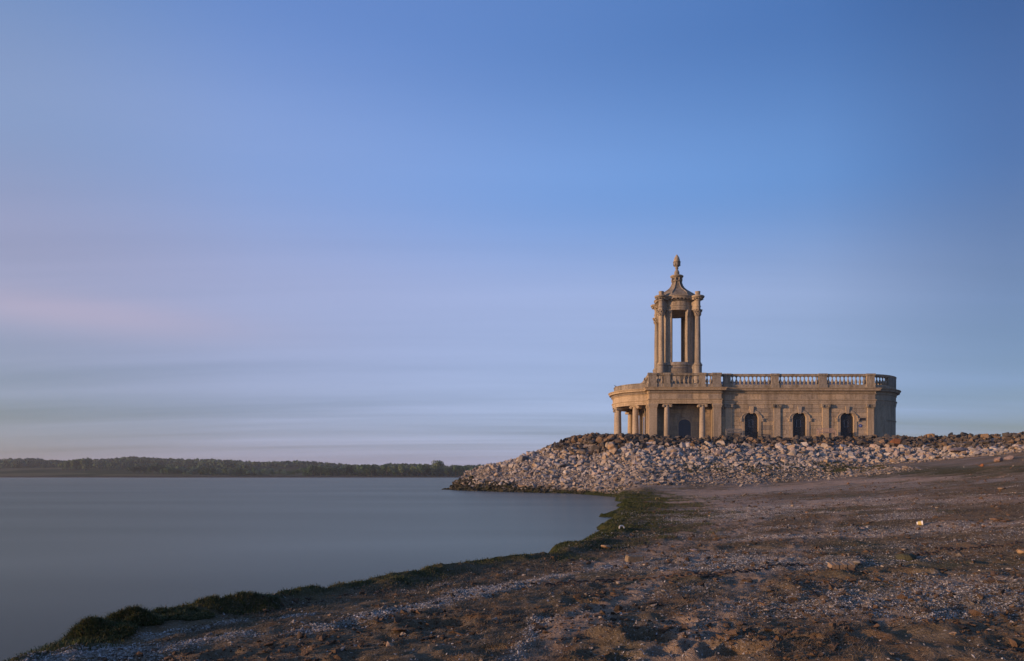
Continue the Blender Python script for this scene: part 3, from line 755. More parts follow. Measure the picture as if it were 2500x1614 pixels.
for wi, wx in enumerate(WIN_X):
    mb = MB(); arch_band(mb, wx, HWI, HWI+.30, NY-.06, NY+.30, ZB)
    win = CB(mb, 'window', M['stone'])
    mb = MB(); arch_band(mb, wx, HWI+.302, HWI+.36, NY-.11, NY+.05, 7.45)
    CB(mb, 'hood_mould', M['stone'], win)
    for s in (-1, 1):
        mb = MB(); mb.box(wx+s*(HWI+.40)-.085, wx+s*(HWI+.40)+.085, NY-.15, NY+.02, 7.18, 7.44); mb.box(wx+s*(HWI+.42)-.13, wx+s*(HWI+.42)+.13, NY-.18, NY+.02, 7.45, 7.53)
        CB(mb, 'bracket', M['stone'], win)
    mb = MB(); mb.add([(wx-.14, NY-.14, 8.02), (wx+.14, NY-.14, 8.02), (wx+.21, NY-.14, 8.78), (wx-.21, NY-.14, 8.78), (wx-.14, NY+.03, 8.02), (wx+.14, NY+.03, 8.02), (wx+.21, NY+.03, 8.78), (wx-.21, NY+.03, 8.78)],
                      [(0, 1, 2, 3), (7, 6, 5, 4), (0, 4, 5, 1), (3, 2, 6, 7), (0, 3, 7, 4), (1, 5, 6, 2)])
    CB(mb, 'keystone', M['stone'], win)
    mb = MB(); mb.box(wx-.72, wx+.72, NY+.34, NY+.36, ZB, 8.2); CB(mb, 'window_glass', M['glass'], win)
    mb = MB()
    for i in range(1, 10):
        x = wx-HWI+i*2*HWI/10; mb.box(x-.008, x+.008, NY+.262, NY+.278, ZB, arch_z(x-wx, HWI)+.02)
    for i in range(1, 18):
        z = 5.6+i*.15
        if z < 8.05: 
            hw = HWI if z < SPR else HWI*math.sqrt(max(0, 1-((z-SPR)/.52)**2)); mb.box(wx-hw, wx+hw, NY+.28, NY+.292, z-.008, z+.008)
    CB(mb, 'window_grille', M['iron'], win)
    mb = MB(); x0, x1, z0, z1 = wx-.20, wx+.24, 6.62, 7.42
    if wi: x0, x1 = wx-.22, wx+.22
    for b in ((x0, x0+.03, z0, z1), (x1-.03, x1, z0, z1), (x0+.03, x1-.03, z0, z0+.03), (x0+.03, x1-.03, z1-.03, z1)): mb.box(b[0], b[1], NY+.302, NY+.33, b[2], b[3])
    mb.box(wx+.01, wx+.025, NY+.305, NY+.325, z0, z1)
    CB(mb, 'casement_frame', M['ltframe'], win)
# --- column pieces shared between copies
def volute(mb, x, z, y0, y1, r):
    for rr, ins in ((r, 0), (r*.62, -.02), (r*.3, -.035)):
        k = 16; vs = []
        for yy in (y0+ins, y1-ins):
            for i in range(k): a = 2*math.pi*i/k; vs.append((x+rr*math.cos(a), yy, z+rr*math.sin(a)))
        mb.add(vs, [(i, (i+1) % k, k+(i+1) % k, k+i) for i in range(k)] + [tuple(range(k)), tuple(range(2*k-1, k-1, -1))])
def ionic_cap(r):
    mb = MB(); mb.lathe([(r, -.36), (r*1.04, -.33), (r, -.30), (r*1.02, -.2), (r*1.25, -.13), (r*1.2, -.09)], 24)
    mb.box(-r*1.32, r*1.32, -r*1.2, r*1.2, -.09, -.0)
    for s in (-1, 1): volute(mb, s*r*1.36, -.19, -r*1.16, r*1.16, .155)
    mb.box(-r*1.3, r*1.3, -r*1.1, r*1.1, -.15, -.091)
    return mb.mesh('ionic_capital')
def shaft(r, h, rt=None, base=True):
    rt = rt or r*.85; mb = MB()
    pr = [(r*1.32, 0), (r*1.36, .05), (r*1.32, .11), (r*1.14, .13), (r*1.18, .19), (r*1.1, .23)] if base else []
    b0 = .23 if base else 0
    for i in range(9):
        t = i/8; pr.append((r + (rt-r)*(t**1.6), b0+.02 + (h-b0-.02)*t))
    mb.lathe(pr, 28); return mb.mesh('column_shaft')
def corinthian(r, h=.75, half=False):
    mb = MB(); mb.lathe([(r, 0), (r*1.08, .02), (r*1.0, .05), (r*1.02, h*.4), (r*1.15, h*.75), (r*1.45, h*.9)], 20)
    for row, (z0, z1, out) in enumerate(((.05, h*.42, .10), (h*.3, h*.72, .15))):
        for i in range(8):
            a = (i+row*.5)*math.pi/4; M3 = Matrix.Rotation(a, 3, 'Z')
            for q in range(3):
                t = q/3; zc = z0+(z1-z0)*(t+.17); o = r + .03 + out*t*t*1.2
                mb.obox(M3 @ Vector((o, 0, zc)), .035+.012*q, r*.33*(1-.12*q), (z1-z0)/6.5, M3 @ Matrix.Rotation(.25+.35*q, 3, 'Y'))
    for i in range(4):
        a = math.pi/4+i*math.pi/2; M3 = Matrix.Rotation(a, 3, 'Z')
        mb.obox(M3 @ Vector((r*1.55, 0, h*.82)), .075, .05, .085, M3)
    for i in range(4):
        M3 = Matrix.Rotation(i*math.pi/2, 3, 'Z'); mb.obox(M3 @ Vector((r*1.35, 0, h*.9)), .05, .06, .07, M3)
    k = r*1.45; mb.box(-k, k, -k, k, h*.93, h)
    return mb.mesh('corinthian_capital')
cap_i = ionic_cap(.275); cap_ip = ionic_cap(.31)
sh_i = shaft(.325, ZA-.36-ZB); sh_p = shaft(.37, ZA-.36-ZB)
def column(name, shm, capm, x, y, rz, z0=ZB, caplift=0):
    o = place(name, shm, M['stone'], x, y, z0, None, rz); c = mkobj('capital', capm, M['stone'], o); c.location = (0, 0, ZA-z0)
    return o
# --- block (vestibule) with recessed columns
mb = MB(); mb.box(7.52, 15.0, 73.0, 81.6, ZB, ZA)
vest = CB(mb, 'vestibule_wall', M['stone'])
for (za, zb) in zip(rows[:-1], rows[1:]):       # ashlar lining of the recess
    x = 8.33
    while x < 14.2:
        nxt = min(x+random.uniform(.8, 1.5), 14.2)
        if 14.2-nxt < .4: nxt = 14.2
        if not (za < 7.5 and x > 10.6 and nxt < 12.3):
            xa, xb = x, nxt
            if za < 7.5:
                if xa < 10.66 < xb: xb = 10.66
                elif xa < 12.22 < xb: xa = 12.22
                elif 10.66 <= xa and xb <= 12.22: xa = xb
            if xb-xa > .05:
                mb = MB(); mb.box(xa+.012, xb-.012, 72.95, 73.01, za+.011, zb-.011); CB(mb, 'stone_block', M['block'], vest)
        x = nxt
for (xa, xb) in ((7.5, 8.32), (14.21, 15.03)):
    mb = MB(); mb.box(xa, xb, 71.42, 72.2, ZB+.45, ZA-.34); mb.box(xa-.05, xb+.05, 71.37, 72.25, ZB, ZB+.45)
    mb.box(xa-.02, xb+.02, 71.40, 72.22, ZA-.47, ZA-.42); mb.box(xa-.06, xb+.06, 71.35, 72.26, ZA-.34, ZA-.18); mb.box(xa-.10, xb+.10, 71.31, 72.3, ZA-.18, ZA-.002)
    CB(mb, 'corner_pier', M['stone'])
mb = MB(); mb.box(7.54, 8.28, 72.2, 73.0, ZB, ZA); mb.box(14.25, 14.99, 72.2, 73.0, ZB, ZA); CB(mb, 'recess_side_wall', M['stone'])
mb = MB(); mb.box(7.6, 14.95, 71.8, 73.2, ZA+.35, ZA+.45); CB(mb, 'recess_ceiling', M['stone'])
mb = MB(); mb.box(7.4, 15.1, 71.2, 73.0, ZB-.3, ZB+.08); CB(mb, 'step', M['stone'])
for cx in (9.39, 13.12): column('ionic_column', sh_i, cap_i, cx, 71.78, 0)
# arched doorway in the recess
dx = 11.44
mb = MB(); arch_band(mb, dx, .66, .78, 72.90, 73.02, ZB, 6.95, .55)
door = CB(mb, 'doorway', M['stone'])
mb = MB(); pts = [(dx-.66, ZB), (dx+.66, ZB)] + [(dx+.66*math.cos(math.pi*i/16), 6.95+.55*math.sin(math.pi*i/16)) for i in range(17)]
mb.add([(x, 72.935, z) for x, z in pts] + [(x, 72.96, z) for x, z in pts], [tuple(range(len(pts))), tuple(reversed(range(len(pts), 2*len(pts))))])
CB(mb, 'door_panel', mat_flat('blue_grey_door', (0.035, 0.045, 0.065), 0.35, bmp=0), door)
mb = MB()
for i in range(-3, 4): x = dx+i*.165; mb.box(x-.012, x+.012, 72.905, 72.93, ZB, 6.95+.5*math.sqrt(max(0, 1-(i*.165/.66)**2)))
mb.box(dx-.64, dx+.64, 72.90, 72.93, 6.93, 6.99); CB(mb, 'door_bars', M['iron'], door)
# west side of the block, seen behind the portico columns
for y in (72.75, 74.6, 79.4, 81.2):
    mb = MB(); mb.box(7.36, 7.52, y-.3, y+.3, ZB, ZA-.35); mb.box(7.30, 7.52, y-.36, y+.36, ZA-.35, ZA-.002); CB(mb, 'west_pilaster', M['stone'])
mb = MB(); mb.box(7.49, 7.52, 76.2, 77.8, ZB, 8.1); CB(mb, 'west_door', M['glass'])
# --- portico
for a in (-15.5, -57, 15.5, 57):
    x = PC[0]-4.12*math.cos(R(a)); y = PC[1]+4.12*math.sin(R(a)); column('portico_column', sh_p, cap_ip, x, y, math.atan2(y-PC[1], x-PC[0])+math.pi/2)
mb = MB(); mb.lathe([(0.01, ZA+.28), (4.2, ZA+.28), (4.2, ZA+.36), (0.01, ZA+.36)], 40, *PC, R(100), R(260), False); CB(mb, 'portico_ceiling', M['stone'])
mb = MB(); mb.lathe([(0.01, ZB-.4), (4.75, ZB-.4), (4.75, ZB-.02), (4.6, ZB-.02), (4.6, ZB+.06), (0.01, ZB+.06)], 40, *PC, R(100), R(260), False); CB(mb, 'portico_floor', M['stone'])
mb = MB(); mb.sweep(arc(*PC, PR-.12, 102.8, 257.2, 40), [(-.45, ZC), (.0, ZC), (.0, 11.28), (.04, 11.29), (.04, 11.36), (-.45, 11.38)]); CB(mb, 'portico_parapet', M['parapet'])
mb = MB(); mb.lathe([(0.01, ZC+.05), (4.1, ZC+.05), (4.0, ZC+.2), (0.01, ZC+.5)], 36, *PC, R(100), R(260), True); CB(mb, 'portico_roof', M['lead'])
# --- nave pilasters
for pxx in PIL_X:
    mb = MB(); mb.box(pxx-.335, pxx+.335, NY-.12, NY+.05, ZB+.4, ZA-.42); mb.box(pxx-.40, pxx+.40, NY-.17, NY+.05, ZB, ZB+.4)
    mb.box(pxx-.36, pxx+.36, NY-.14, NY+.05, ZA-.50, ZA-.45)
    p = CB(mb, 'pilaster', M['stone'])
    mb = MB(); mb.box(pxx-.33, pxx+.33, NY-.19, NY+.03, ZA-.42, ZA-.08); mb.box(pxx-.45, pxx+.45, NY-.27, NY+.03, ZA-.08, ZA-.002)
    for s in (-1, 1): volute(mb, pxx+s*.36, ZA-.22, NY-.30, NY-.05, .135)
    for i in range(5): mb.obox((pxx-.2+.1*i, NY-.2, ZA-.2-.05*(i % 2)), .035, .04, .07, Matrix.Rotation(.4*(i-2), 3, 'Y'))
    CB(mb, 'capital', M['parapet'], p)
# --- apse and far walls, roof
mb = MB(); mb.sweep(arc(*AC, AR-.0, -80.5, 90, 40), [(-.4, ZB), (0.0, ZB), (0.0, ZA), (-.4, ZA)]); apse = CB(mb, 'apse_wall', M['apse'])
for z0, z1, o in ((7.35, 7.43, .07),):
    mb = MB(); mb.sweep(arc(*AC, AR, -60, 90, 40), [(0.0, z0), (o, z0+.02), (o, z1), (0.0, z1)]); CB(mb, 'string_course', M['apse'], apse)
for (x0, x1) in ((31.0, 31.36),): 
    mb = MB(); mb.box(x0, x1, NY+.03, NY+.5, ZB, ZA); CB(mb, 'nave_corner', M['block'])
mb = MB(); mb.box(15.0, 31.3, 81.6, 82.0, ZB, ZC); CB(mb, 'north_wall', M['stone'])
mb = MB(); mb.box(7.5, 15.0, 81.2, 81.6, ZA+.002, ZC); CB(mb, 'block_north_wall', M['stone'])
mb = MB(); mb.add([(15, 72.6, 10.75), (31, 72.6, 10.75), (34.4, 77, 10.75), (31, 81.6, 10.75), (15, 81.6, 10.75), (15.1, 77, 12.1), (30.5, 77, 12.1)],
                  [(0, 1, 6, 5), (1, 2, 6), (2, 3, 6), (3, 4, 5, 6), (4, 0, 5), (0, 4, 3, 2, 1)]); CB(mb, 'nave_roof', M['lead'])
mb = MB(); mb.box(7.7, 14.9, 71.7, 81.3, 10.72, 10.9); CB(mb, 'block_roof', M['lead'])
# --- balustrade
bl = MB(); bl.box(-.1, .1, -.1, .1, 0, .06); bl.lathe([(.07, .06), (.085, .10), (.155, .22), (.16, .30), (.135, .42), (.075, .56), (.048, .66), (.06, .70), (.075, .72), (.06, .75), (.07, .80)], 10)
bl.box(-.095, .095, -.095, .095, .80, .88)
BAL = bl.mesh('baluster'); BZ = 11.08
balus = MB(); PL = [(-.30, ZC), (.06, ZC), (.06, 11.0), (.02, 11.08), (-.30, 11.08)]; RL = [(-.30, 11.96), (.02, 11.96), (.06, 12.02), (.06, 12.12), (.09, 12.16), (.09, ZT), (-.33, ZT), (-.33, 12.12), (-.30, 12.1)]
NBY = NY
B_PATHS = {'block': [(7.5, 81.2), (7.5, 71.4), (15.03, 71.4), (15.03, 71.98)], 'nave': [(15.14, 72.0), (31.36, 72.0)], 'apse': arc(*AC, AR, -78.5, 90, 30), 'north': [(31.0, 82.0), (7.9, 82.0)]}
for k, pth in B_PATHS.items(): balus.sweep(pth, PL)
balustrade = CB(balus, 'balustrade', M['parapet'])
mb = MB()
for k, pth in B_PATHS.items(): mb.sweep(pth, RL)
CB(mb, 'coping', M['parapet'], balustrade)
def pedestal(x0, x1, y0, y1, top=ZT):
    mb = MB(); mb.box(x0, x1, y0, y1, 11.1, top-.22); mb.box(x0-.05, x1+.05, y0-.05, y1+.05, ZC+.002, 11.1); mb.box(x0-.03, x1+.03, y0-.03, y1+.03, top-.22, top-.16); mb.box(x0-.07, x1+.07, y0-.07, y1+.07, top-.16, top+.03)
    CB(mb, 'pedestal', M['parapet'], balustrade)
bx = lambda c, Y: (1460+c/5.965-HX)*Y/F
BY = 71.4
for a, b in ((735, 850), (960, 1050), (1475, 1565), (1670, 1790)): pedestal(bx(a, BY), bx(b, BY), BY-.09, BY+.42)
for a, b in ((1766.8, 1783.6), (1882.7, 1901), (1999, 2018.5), (2115, 2135)): pedestal((a-HX)*NY/F, (b-HX)*NY/F, NY-.09, NY+.4)
pedestal(7.40, 7.9, 78.9, 79.5); pedestal(7.40, 7.9, 75.0, 75.6); pedestal(7.40, 8.0, 80.9, 81.5)
def balusters(x0, x1, y, n):
    for i in range(n): x = x0+(x1-x0)*(i+.5)/n; o = place('baluster', BAL, M['parapet'], x, y, BZ, None, 0); o.parent = balustrade; o.data.materials[0] if o.data.materials else None
yb = BY+.13
balusters(bx(850, BY), bx(960, BY), yb, 2); balusters(bx(1050, BY), bx(1475, BY), yb, 7); balusters(bx(1565, BY), bx(1670, BY), yb, 2)
yb = NY+.13
for a, b, n in ((1783.6, 1882.7, 10), (1901, 1999, 10), (2018.5, 2115, 10)): balusters((a-HX)*NY/F, (b-HX)*NY/F, yb, n)
for a in np.arange(-75, -59, 4.8): place('baluster', BAL, None, AC[0]+(AR-.13)*math.cos(R(a)), AC[1]+(AR-.13)*math.sin(R(a)), BZ, None, R(a)).parent = balustrade
for a in (0, 8, 16, 24, 32): place('baluster', BAL, None, AC[0]+(AR-.13)*math.cos(R(a)), AC[1]+(AR-.13)*math.sin(R(a)), BZ, None, R(a)).parent = balustrade
for y in np.arange(72.4, 74.8, .36): place('baluster', BAL, None, 7.63, y, BZ).parent = balustrade
for y in np.arange(75.9, 78.8, .36): place('baluster', BAL, None, 7.63, y, BZ).parent = balustrade
for x in np.arange(8.3, 30.8, .44):
    if int((x-8)/5) != int((x-8+.44)/5): pedestal(x-.2, x+.3, 81.75, 82.05)
    else: place('baluster', BAL, None, x, 81.88, BZ).parent = balustrade
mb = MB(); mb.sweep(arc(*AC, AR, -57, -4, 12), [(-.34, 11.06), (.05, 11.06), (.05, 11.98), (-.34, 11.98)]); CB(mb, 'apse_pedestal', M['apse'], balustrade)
# --- tower
TC = Vector((11.20, 77.0)); TM = M['tower']
mb = MB(); mb.lathe([(2.3, 10.8), (2.3, 11.4), (2.18, 11.45), (2.18, 13.55), (2.26, 13.6), (2.28, 13.72), (2.22, 13.8), (2.22, 13.9), (2.14, 13.98), (1.2, 13.98)], 56, TC.x, TC.y); CB(mb, 'tower_base', TM)
mb = MB(); mb.lathe([(2.16, 12.42), (2.205, 12.42), (2.205, 13.38), (2.16, 13.38)], 12, TC.x, TC.y, R(-116), R(-64)); vent = CB(mb, 'louvred_vent', M['iron'])
for i in range(7):
    z = 12.46+i*.13; mb = MB(); mb.lathe([(2.19, z), (2.27, z-.02), (2.28, z+.03), (2.20, z+.08)], 12, TC.x, TC.y, R(-115.5), R(-64.5)); CB(mb, 'louvre_slat', TM, vent)
mb = MB(); mb.lathe([(2.16, 12.42), (2.205, 12.42), (2.205, 13.38), (2.16, 13.38)], 12, TC.x, TC.y, R(154), R(206)); vent = CB(mb, 'louvred_vent', M['iron'])
for i in range(7):
    z = 12.46+i*.13; mb = MB(); mb.lathe([(2.19, z), (2.27, z-.02), (2.28, z+.03), (2.20, z+.08)], 12, TC.x, TC.y, R(154.5), R(205.5)); CB(mb, 'louvre_slat', TM, vent)
tshaft = shaft(.325, 5.28, .275); tcap = corinthian(.275, .74)
RIN, ROUT = 1.72, 2.08
for q in range(4):
    a = 45+90*q
    mb = MB(); mb.lathe([(RIN, 13.98), (ROUT, 13.98), (ROUT, 19.7), (RIN, 19.7)], 10, TC.x, TC.y, R(a-20.8), R(a+20.8)); pier = CB(mb, 'tower_pier', TM)
    for da in (-16.2, 16.2):
        mb = MB(); mb.lathe([(ROUT-.05, 13.98), (ROUT+.12, 13.98), (ROUT+.12, 14.15), (ROUT+.07, 14.2), (ROUT+.07, 18.92), (ROUT-.05, 18.92)], 4, TC.x, TC.y, R(a+da-4.6), R(a+da+4.6)); CB(mb, 'pier_pilaster', TM, pier)
        mb = MB(); ca = R(a+da)
        for row in range(3):
            for j in (-1, 0, 1):
                rr = ROUT+.08+.045*row; M3 = Matrix.Rotation(ca+.075*j, 3, 'Z')
                mb.obox((TC.x+rr*math.cos(ca+.075*j), TC.y+rr*math.sin(ca+.075*j), 19.02+.2*row), .05, .06, .09, M3 @ Matrix.Rotation(.4, 3, 'Y'))
        mb.lathe([(ROUT-.06, 18.93), (ROUT+.1, 18.93), (ROUT+.2, 19.6), (ROUT+.26, 19.62), (ROUT+.26, 19.697), (ROUT-.06, 19.697)], 4, TC.x, TC.y, R(a+da-5.4), R(a+da+5.4)); CB(mb, 'pier_capital', TM, pier)
    cx, cy = TC.x+2.83*math.cos(R(a)), TC.y+2.83*math.sin(R(a))
    mb = MB(); mb.lathe([(.50, 10.9), (.50, 12.2), (.455, 12.3), (.455, 13.5), (.50, 13.55), (.52, 13.66), (.47, 13.7)], 24, cx, cy)
    ra = R(a); mb.obox((TC.x+2.3*math.cos(ra), TC.y+2.3*math.sin(ra), 12.3), .4, .3, 1.38, Matrix.Rotation(ra, 3, 'Z')); CB(mb, 'column_pedestal', TM)
    c = place('tower_column', tshaft, TM, cx, cy, 13.70, None, ra); k = mkobj('capital', tcap, TM, c); k.location = (0, 0, 5.28)
    mb = MB(); mb.lathe([(.30, 19.72), (.30, 19.98), (.34, 20.0), (.34, 20.12), (.29, 20.14), (.29, 20.62), (.36, 20.68), (.36, 20.80), (.50, 20.92), (.72, 21.02), (.76, 21.16), (.70, 21.2), (.3, 21.24)], 28, cx, cy)
    mb.obox((TC.x+2.3*math.cos(ra), TC.y+2.3*math.sin(ra), 20.24), .45, .25, .51, Matrix.Rotation(ra, 3, 'Z')); mb.obox((TC.x+2.25*math.cos(ra), TC.y+2.25*math.sin(ra), 20.96), .52, .55, .2, Matrix.Rotation(ra, 3, 'Z'))
    e = CB(mb, 'column_entablature', TM)
    mb = MB()
    for j in range(12):
        b = 2*math.pi*j/12; mb.obox((cx+.52*math.cos(b), cy+.52*math.sin(b), 20.86), .10, .045, .06, Matrix.Rotation(b, 3, 'Z'))
    CB(mb, 'modillion_ring', TM, e, 'stuff')
    mb = MB(); mb.lathe([(.28, 21.2), (.28, 21.60), (.30, 21.62), (.30, 21.70), (.02, 21.74)], 20, cx, cy); CB(mb, 'finial_block', TM, e)
mb = MB(); mb.lathe([(1.5, 19.7), (2.12, 19.7), (2.12, 19.92), (2.15, 19.93), (2.15, 20.14), (2.2, 20.18), (2.2, 20.24), (2.10, 20.26), (2.10, 20.66), (2.17, 20.70), (2.17, 20.84), (2.22, 20.88), (2.48, 20.95), (2.50, 21.08), (2.58, 21.14), (2.58, 21.2), (1.3, 21.3), (1.5, 21.0)], 56, TC.x, TC.y); tent = CB(mb, 'tower_entablature', TM)
mb = MB()
for j in range(90): b = 2*math.pi*j/90; mb.obox((TC.x+2.2*math.cos(b), TC.y+2.2*math.sin(b), 20.77), .04, .035, .055, Matrix.Rotation(b, 3, 'Z'))
for j in range(36): b = 2*math.pi*j/36; mb.obox((TC.x+2.34*math.cos(b), TC.y+2.34*math.sin(b), 20.88), .16, .07, .045, Matrix.Rotation(b, 3, 'Z'))
CB(mb, 'dentil_course', TM, tent, 'stuff')
mb = MB(); mb.lathe([(0.02, 20.0), (1.6, 19.9), (1.6, 20.1), (.02, 20.2)], 32, TC.x, TC.y); CB(mb, 'tower_ceiling', TM)
roofp = [(2.40, 21.2), (2.38, 21.32), (2.2, 21.55), (1.88, 21.80), (1.50, 22.04), (1.15, 22.27), (.88, 22.52), (.68, 22.82), (.54, 23.2), (.47, 23.6)]
mb = MB(); mb.lathe(roofp, 8, TC.x, TC.y, R(22.5), None, False); roof = CB(mb, 'tower_roof', M['towerroof'])
for q in range(8):
    a = R(22.5+45*q); mb = MB(); mb.tube([(TC.x+r*math.cos(a), TC.y+r*math.sin(a), z+.02) for r, z in roofp[2:]], .055, 6); CB(mb, 'roof_rib', TM, roof)
mb = MB(); mb.lathe([(.55, 23.28), (.62, 23.32), (.56, 23.4), (.5, 23.42)], 24, TC.x, TC.y); mb.lathe([(.36, 23.6), (.5, 23.72), (.72, 23.86), (.76, 23.95), (.70, 24.0), (.38, 24.08), (.34, 24.12)], 28, TC.x, TC.y); CB(mb, 'collar', TM, roof)
mb = MB()
for j in range(8): a = R(45*j+22.5); mb.obox((TC.x+.55*math.cos(a), TC.y+.55*math.sin(a), 23.55), .09, .06, .16, Matrix.Rotation(a, 3, 'Z'))
CB(mb, 'bracket_ring', TM, roof)
mb = MB(); mb.lathe([(.30, 24.05), (.285, 24.30), (.30, 24.34), (.27, 24.48), (.16, 24.68), (.11, 24.76), (.19, 24.80), (.19, 24.87), (.12, 24.92)], 24, TC.x, TC.y)
fin = CB(mb, 'finial', TM)
mb = MB(); mb.lathe([(.12, 24.92), (.27, 25.07), (.37, 25.30), (.385, 25.52)], 20, TC.x, TC.y)
for j in range(8): a = R(45*j); mb.obox((TC.x+.35*math.cos(a), TC.y+.35*math.sin(a), 25.32), .05, .07, .18, Matrix.Rotation(a, 3, 'Z'))
CB(mb, 'acorn_cup', TM, fin)
mb = MB(); mb.lathe([(.43, 25.54), (.43, 25.60), (.36, 25.62), (.34, 25.82), (.27, 26.06), (.16, 26.25), (.05, 26.40), (.01, 26.45)], 24, TC.x, TC.y); CB(mb, 'acorn', TM, fin)

# --- plaques, benches, rail on the terrace
px_at = lambda px, py, Y: ((px-HX)/F*Y, Y, CH+(HY-py)/F*Y)
x, y, z = px_at(2105.7, 1023.5, NY); mb = MB(); mb.box(-.33, .33, -.02, .0, -.14, .14); o = mb.build('wall_plaque', mat_flat('bronze_plaque', (.035, .03, .028), .5)); o.location = (x, NY-.006, z)
tag(o, 'dark oblong plaque on the nave wall right of the third window', 'plaque')
x, y, z = px_at(2100, 1039.5, NY); e = empty('blue_plaque', (x, NY-.008, z))
me = MB(); me.lathe([(.17, 0), (.17, .03), (.15, .035)], 24); o = me.build('disc', mat_flat('blue_enamel', (.03, .07, .30), .4), e); o.rotation_euler.x = R(90)
me = MB(); me.box(-.10, .10, -.043, -.038, .02, .05); me.box(-.07, .07, -.043, -.038, -.06, -.03); me.build('white_print', mat_flat('white_enamel', (.5, .5, .5), .4), e)
tag(e, 'small round blue plaque low on the nave wall below the dark plaque', 'plaque')
def bench(x0, x1, y, z0, mat, label, back=.92, name='bench'):
    w = x1-x0; e = empty(name, ((x0+x1)/2, y, z0)); 
    def P(nm, b): mb = MB(); mb.box(*b); mb.build(nm, mat, e)
    h = w/2
    P('top_rail', (-h, h, .30, .34, back-.08, back)); P('lower_rail', (-h, h, .26, .30, .5, .55))
    n = int(w/.13)
    for i in range(n): x = -h+.1+(w-.2)*i/(n-1); P('back_slat', (x-.025, x+.025, .29, .315, .55, back-.08))
    for i in range(4): P('seat_slat', (-h, h, -.2+.11*i, -.11+.11*i, .42, .45))
    for s in (-1, 1):
        P('leg', (s*h-.03, s*h+.03, .28, .34, 0, back)); P('leg', (s*h-.03, s*h+.03, -.22, -.16, 0, .62)); P('armrest', (s*h-.04, s*h+.04, -.24, .32, .62, .66))
    tag(e, label, 'bench'); return e
a = px_at(1995, 1046, 70.9); b = px_at(2036, 1046, 70.9)
bench(a[0], b[0], 70.6, a[2]-.92, M['wood'], 'weathered wooden slatted bench before the nave between the second and third windows')
a = px_at(1772, 1047, 71.2); b = px_at(1811, 1047, 71.2)
bench(a[0], b[0], 71.0, a[2]-.90, M['greywood'], 'grey slatted bench against the nave wall left of the first window')
e = empty('railing', (*px_at(1566, 1062, 75)[:2], PAD)); mb = MB(); mb.tube([(.35, 0, .9), (-.45, 0, .1)], .03); mb.tube([(.35, 0, .9), (.35, 0, 0)], .03); mb.build('handrail', M['iron'], e)
for zz in (.25, .5): mb = MB(); mb.tube([(-.3, 0, zz), (.35, 0, zz)], .02); mb.build('rail_bar', M['iron'], e)
tag(e, 'dark sloping handrail beside the portico columns', 'railing')

# ------------------------------------------------------------------ boulders and rubble
def rock_base(seed, n=13, flat=1.0):
    g = np.random.default_rng(seed); bm = bmesh.new()
    p = g.normal(size=(n, 3)); p /= np.linalg.norm(p, axis=1)[:, None]; p *= (0.80+0.28*g.random(n))[:, None]
    p = np.sign(p)*np.abs(p)**0.85
    p *= np.array([1, .8+.2*g.random(), flat*(.62+.25*g.random())])
    for q in p: bm.verts.new(q)
    r = bmesh.ops.convex_hull(bm, input=bm.verts)
    bmesh.ops.delete(bm, geom=[v for v in bm.verts if not v.link_faces], context='VERTS')
    bmesh.ops.triangulate(bm, faces=bm.faces[:]); bm.verts.index_update()
    V = np.array([v.co[:] for v in bm.verts]); T = np.array([[v.index for v in f.verts] for f in bm.faces]); bm.free()
    return V, T
BASES = [rock_base(100+i, 13 if i % 2 else 17) for i in range(14)]
PEB = [rock_base(300+i, 8, .8) for i in range(8)]
def rmesh(name, i, mat):
    V, T = BASES[i]; me = bpy.data.meshes.new(name); me.from_pydata(V.tolist(), [], T.tolist()); me.materials.append(mat); me.update(); return me
def rotm(g, tilt=0.5):
    return np.array(Euler((g.normal()*tilt, g.normal()*tilt, g.random()*6.28)).to_matrix())
def scatter_mesh(name, pos, siz, bases, mat, seed, kind='stuff', squash=None):
    g = np.random.default_rng(seed); n = len(pos); Vs, Ts, As = [], [], []; off = 0
    var = g.integers(0, len(bases), n)
    a = g.random(n)*6.28; ca, sa = np.cos(a), np.sin(a); tl = g.normal(size=n)*.5; ct, st_ = np.cos(tl), np.sin(tl)
    Rm = np.zeros((n, 3, 3)); Rm[:, 0, 0] = ca; Rm[:, 0, 1] = -sa*ct; Rm[:, 0, 2] = sa*st_; Rm[:, 1, 0] = sa; Rm[:, 1, 1] = ca*ct; Rm[:, 1, 2] = -ca*st_; Rm[:, 2, 1] = st_; Rm[:, 2, 2] = ct
    an = siz[:, None]*np.stack([.8+.5*g.random(n), .75+.4*g.random(n), (.65+.4*g.random(n))*(squash if squash is not None else 1)], -1)
    rr = g.random(n)
    for b in range(len(bases)):
        m = np.where(var == b)[0]
        if not len(m): continue
        V, T = bases[b]
        W = np.einsum('nij,nvj->nvi', Rm[m], V[None]*an[m][:, None, :]) + pos[m][:, None, :]
        k = len(V); Vs.append(W.reshape(-1, 3)); Ts.append((T[None]+(np.arange(len(m))*k)[:, None, None]).reshape(-1, 3)+off); As.append(np.repeat(rr[m], k)); off += k*len(m)
    return np_mesh(name, np.concatenate(Vs), np.concatenate(Ts), mat, False, {'rnd': ('FLOAT', np.concatenate(As))}, kind)
def sample_bank(n, g, tlo, thi, xr=(-16, 62), yr=(40, 100)):
    X = g.uniform(*xr, n); Y = g.uniform(*yr, n)
    t = -sdist(X, Y, CREST) + (fbm(X*0.35, Y*0.35, 3, 21)-0.5)*1.2; s = sdist(X, Y, SHORE)
    m = (t > tlo) & (t < thi) & (s > -.6) & (X < .70*Y+3) 
    m &= ~((X > 9.0) & (Y > 70.3)) & (np.hypot(X-8.5, Y-77) > 5.3) 
    return X[m], Y[m], t[m], s[m]
g = np.random.default_rng(77)
def slope_size(t, X, base):
    return base
